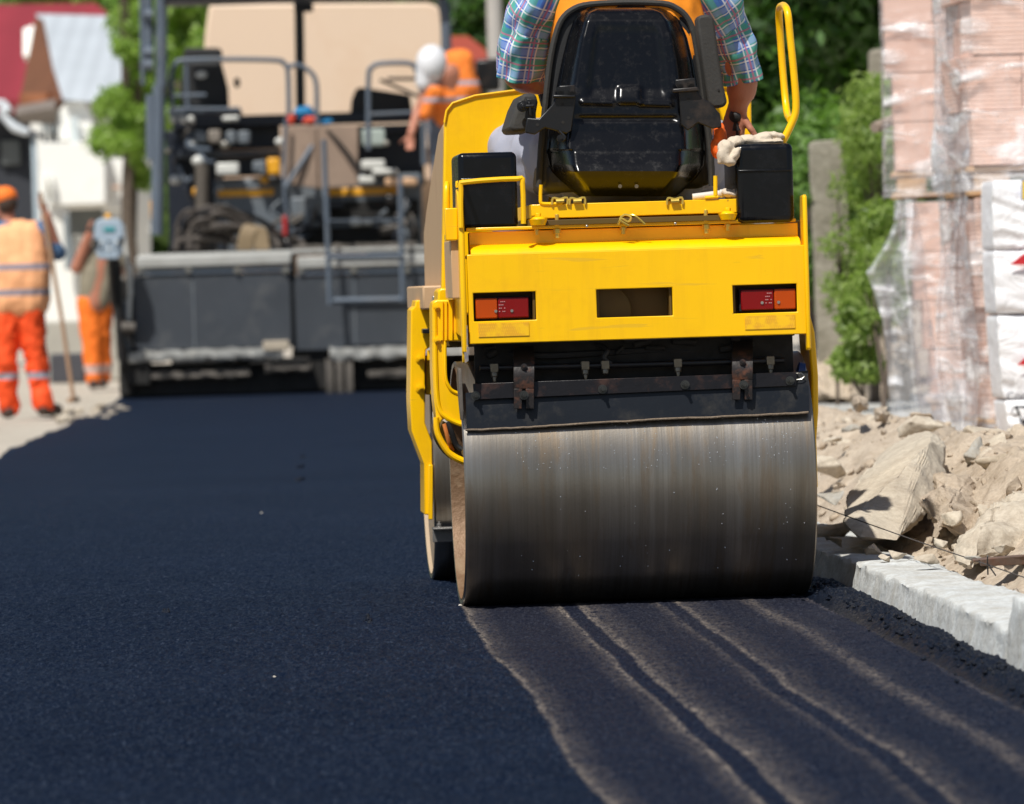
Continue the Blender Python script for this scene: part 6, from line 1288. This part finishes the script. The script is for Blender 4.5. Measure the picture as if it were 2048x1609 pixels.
hbox('balcony', 78, 285, 210, 410, 96.2, 1.2, WALLW); hbox('balcony', 205, 318, 258, 420, 96.6, 1.2, WALLW)
SHG = M('shade_blue_grey', (.20, .24, .26), .6)
for x in (84, 96, 108): hbox('shutter', x, 240, x + 7, 300, 98.2, .12, SHG)
hbox('window', 140, 235, 158, 300, 97.0, .12, M('pale_curtain', (.55, .60, .60), .6)); hbox('window', 138, 418, 206, 470, 98.0, .2, M('dim_window', (.12, .13, .13), .4)); hbox('door', 128, 430, 146, 540, 98.1, .2, M('grey_door', (.22, .25, .27), .6))
hbox('sill', 135, 408, 212, 418, 97.7, .3, WALLW); hbox('downpipe', 222, 372, 242, 378, 96.4, .1, M('brick_tint', (.55, .35, .25), .8)); 
for k, (px, py) in enumerate(((88, 350), (102, 352), (96, 400))): hbox('column', px, py, px + 5, py + 60, 96.0, .3, WALLW)
# red roofed house behind
h2 = thing('house', 'house at the far left under a wide dark red metal roof', 'house', onground(60, 125), 0); O_ = h2.location
B = MB(); slab(B, [loc_(-260, 14, 130), loc_(190, 6, 130), loc_(215, 26, 129), loc_(90, 200, 121), loc_(-260, 205, 121)], .3); B.obj('roof', ROOFR, h2)
B = MB(); slab(B, [loc_(-260, 200, 122), loc_(80, 190, 122), loc_(80, 700, 122), loc_(-260, 700, 122)], .3); B.obj('wall', M('dim_wall', (.10, .10, .11), .9), h2)
for x in (-60, 0): hbox('window', x, 300, x + 30, 360, 121.5, .2, M('dim_window', (.12, .13, .13), .4), h2)
# dark gabled shed in front of it
h3 = thing('shed', 'dark grey shed front rising behind the worker with the orange cap', 'shed', onground(0, 88), 0); O_ = h3.location
B = MB(); slab(B, [loc_(-160, 300, 88), loc_(-60, 215, 88), loc_(10, 245, 88), loc_(70, 275, 88), loc_(72, 640, 88), loc_(-160, 640, 88)], .3); B.obj('wall', M('shed_wall', (.030, .033, .042), .8, var=.2, vs=.5), h3)
hbox('post', 68, 270, 78, 640, 87.6, .15, M('pale_blue_pipe', (.42, .50, .56), .6), h3); hbox('window', 2, 280, 40, 330, 87.9, .08, M('dim_window', (.12, .13, .13), .4), h3); B = MB(); slab(B, [loc_(-164, 296, 87.5), loc_(-60, 205, 87.5), loc_(12, 236, 87.5), loc_(76, 268, 87.5), loc_(76, 276, 87.5), loc_(-60, 217, 87.5), loc_(-164, 306, 87.5)], 1.5); B.obj('roof', M('shed_roof', (.09, .09, .10), .7), h3)
# street lamp
sl_ = thing('street_lamp', 'pale curved street lamp head in front of the brown gable', 'street lamp', onground(-40, 80), 0); O_ = sl_.location; LMP = M('pale_lamp', (.62, .66, .70), .4, var=.05)
B = MB(); B.tube([Vector((0, 0, 0)), loc_(-40, 300, 80), loc_(-30, 240, 80), loc_(0, 205, 80), loc_(20, 222, 80)], [.09, .06, .05, .045, .045], 8, 5); B.obj('pole', LMP, sl_)
B = MB(); B.tube([loc_(2, 222, 80), loc_(14, 240, 80), loc_(30, 256, 80), loc_(56, 266, 80)], [.05, .055, .07, .05], 10, 3); B.obj('lamp_head', LMP, sl_); B = MB(); B.ell(loc_(12, 220, 80), .09, .08, .07); B.obj('joint', LMP, sl_)
# low wall, debris and street furniture between the workers
c = at(180, 640, 70); B = MB(); a = at(90, 690, 68); b = at(300, 690, 68); B.box(a.x, b.x, 68, 68.4, -.05, at(200, 640, 68).z); tag(B.obj('wall', M('low_wall', (.40, .38, .33), .9, var=.2, vs=1.5, bp=.5, bs=9), None, .03), 'low pale garden wall behind the two workers', 'wall')
B = MB(); a = at(100, 712, 66); b = at(168, 712, 66); B.box(a.x, b.x, 66, 66.5, -.03, at(130, 708, 66).z); tag(B.obj('kerb_edge', M('dark_edge', (.06, .06, .07), .8), None, .02), 'dark low edging on the pale ground between the workers', 'edging')
B = MB(); a = at(262, 790, 50.5); 
for k in range(40): g_ = random; c = at(g_.uniform(100, 262), g_.uniform(790, 815), 46 + g_.uniform(-2, 4)); r = g_.uniform(.02, .06); B.ell((c.x, c.y, -.02), r, r, r * .6, 7, 5, .5, k)
tag(B.obj('shoulder_stones', STONE, None, 0, 30, fix=False), 'loose pale stones along the ragged left edge of the asphalt', 'stones', kind='stuff')
# trees left and centre
LEAF_Y = leafmat('leaf_yellow_green', (.09, .16, .02), (.34, .48, .10), .5, .45)
tree('tree', 'yellow-green tree beside the corrugated roof, left of the paver posts', 'tree', onground(255, 80), clump_area(238, 310, -120, 100, 80, 26, .20, 31, 1.5) + clump_area(205, 310, 195, 295, 80, 34, .17, 32, 1.2) + clump_area(238, 310, 70, 200, 80, 22, .15, 33, 1) + clump_area(272, 290, 320, 380, 80, 7, .12, 34, .5), 13000, .050, LEAF_Y, 31, None, .14)
tree('tree', 'leafy green tree seen through the paver railing', 'tree', onground(370, 84), clump_area(325, 430, -140, 230, 84, 50, .30, 35, 1.5), 13000, .08, LEAF_Y, 35, None, .15)
tree('tree', 'broad green tree crown reaching above the red roof', 'tree', onground(200, 140), clump_area(60, 420, -320, 40, 140, 50, 1.2, 36, 3), 12000, .2, LEAF_L, 36, None, .3)
tree('tree', 'dark leafy tree beyond the paver, left of the concrete pole', 'tree', onground(950, 75), clump_area(890, 1000, -140, 240, 75, 40, .5, 37, 1.5), 13000, .10, LEAF_D, 37, None, .14)
tree('tree', 'dark tree right of the concrete pole behind the driver', 'tree', onground(1100, 78), clump_area(1010, 1400, -260, 260, 78, 70, .8, 38, 1.5), 16000, .14, LEAF_D, 38, None, .2)
B = MB(); a = onground(1006, 66); t_ = at(1004, -260, 66); B.cyl(a, (a[0], 66, t_.z), .105, .085, n=14); tag(B.obj('utility_pole', M('pole_concrete', (.42, .40, .37), .85, var=.15, vs=3)), 'plain grey concrete pole left of the driver', 'pole')
# small red roof behind the stooping operator
h4 = thing('house', 'small brick-red hipped roof peeping out behind the stooping paver operator', 'house', onground(945, 72), 0); O_ = h4.location
B = MB(); slab(B, [loc_(900, 72, 73), loc_(935, 72, 73), loc_(972, 100, 72), loc_(976, 125, 71), loc_(890, 125, 71)], .3); B.obj('roof', M('red_roof', (.35, .06, .035), .7), h4)
B = MB(); slab(B, [loc_(890, 124, 71.5), loc_(965, 124, 71.5), loc_(965, 560, 71.5), loc_(890, 560, 71.5)], .3); B.obj('wall', M('dim_house_wall', (.05, .045, .045), .9), h4)
# wooded slope closing the street
LEAF_H = leafmat('leaf_hill', (.035, .07, .012), (.12, .20, .04))
cl = [(random.uniform(-60, 60), 190 + random.uniform(-8, 8), random.uniform(-1, 18), *(3.2,) * 3) for _ in range(260)]
fw = leaves('far_wood', LEAF_H, None, cl, 50000, .55, 77); tag(fw, 'hazy green woodland closing the view at the end of the street', 'woodland', kind='stuff')
tag(grid('hill', list(np.linspace(-160, 160, 40)), list(np.linspace(185, 420, 20)), lambda x, y: min(34, (y - 185) * .5) + 2 * noise.noise(Vector((x * .05, y * .05, 0))), M('hill_green', (.07, .12, .03), .9, var=.4, vs=.3)), kind='structure')
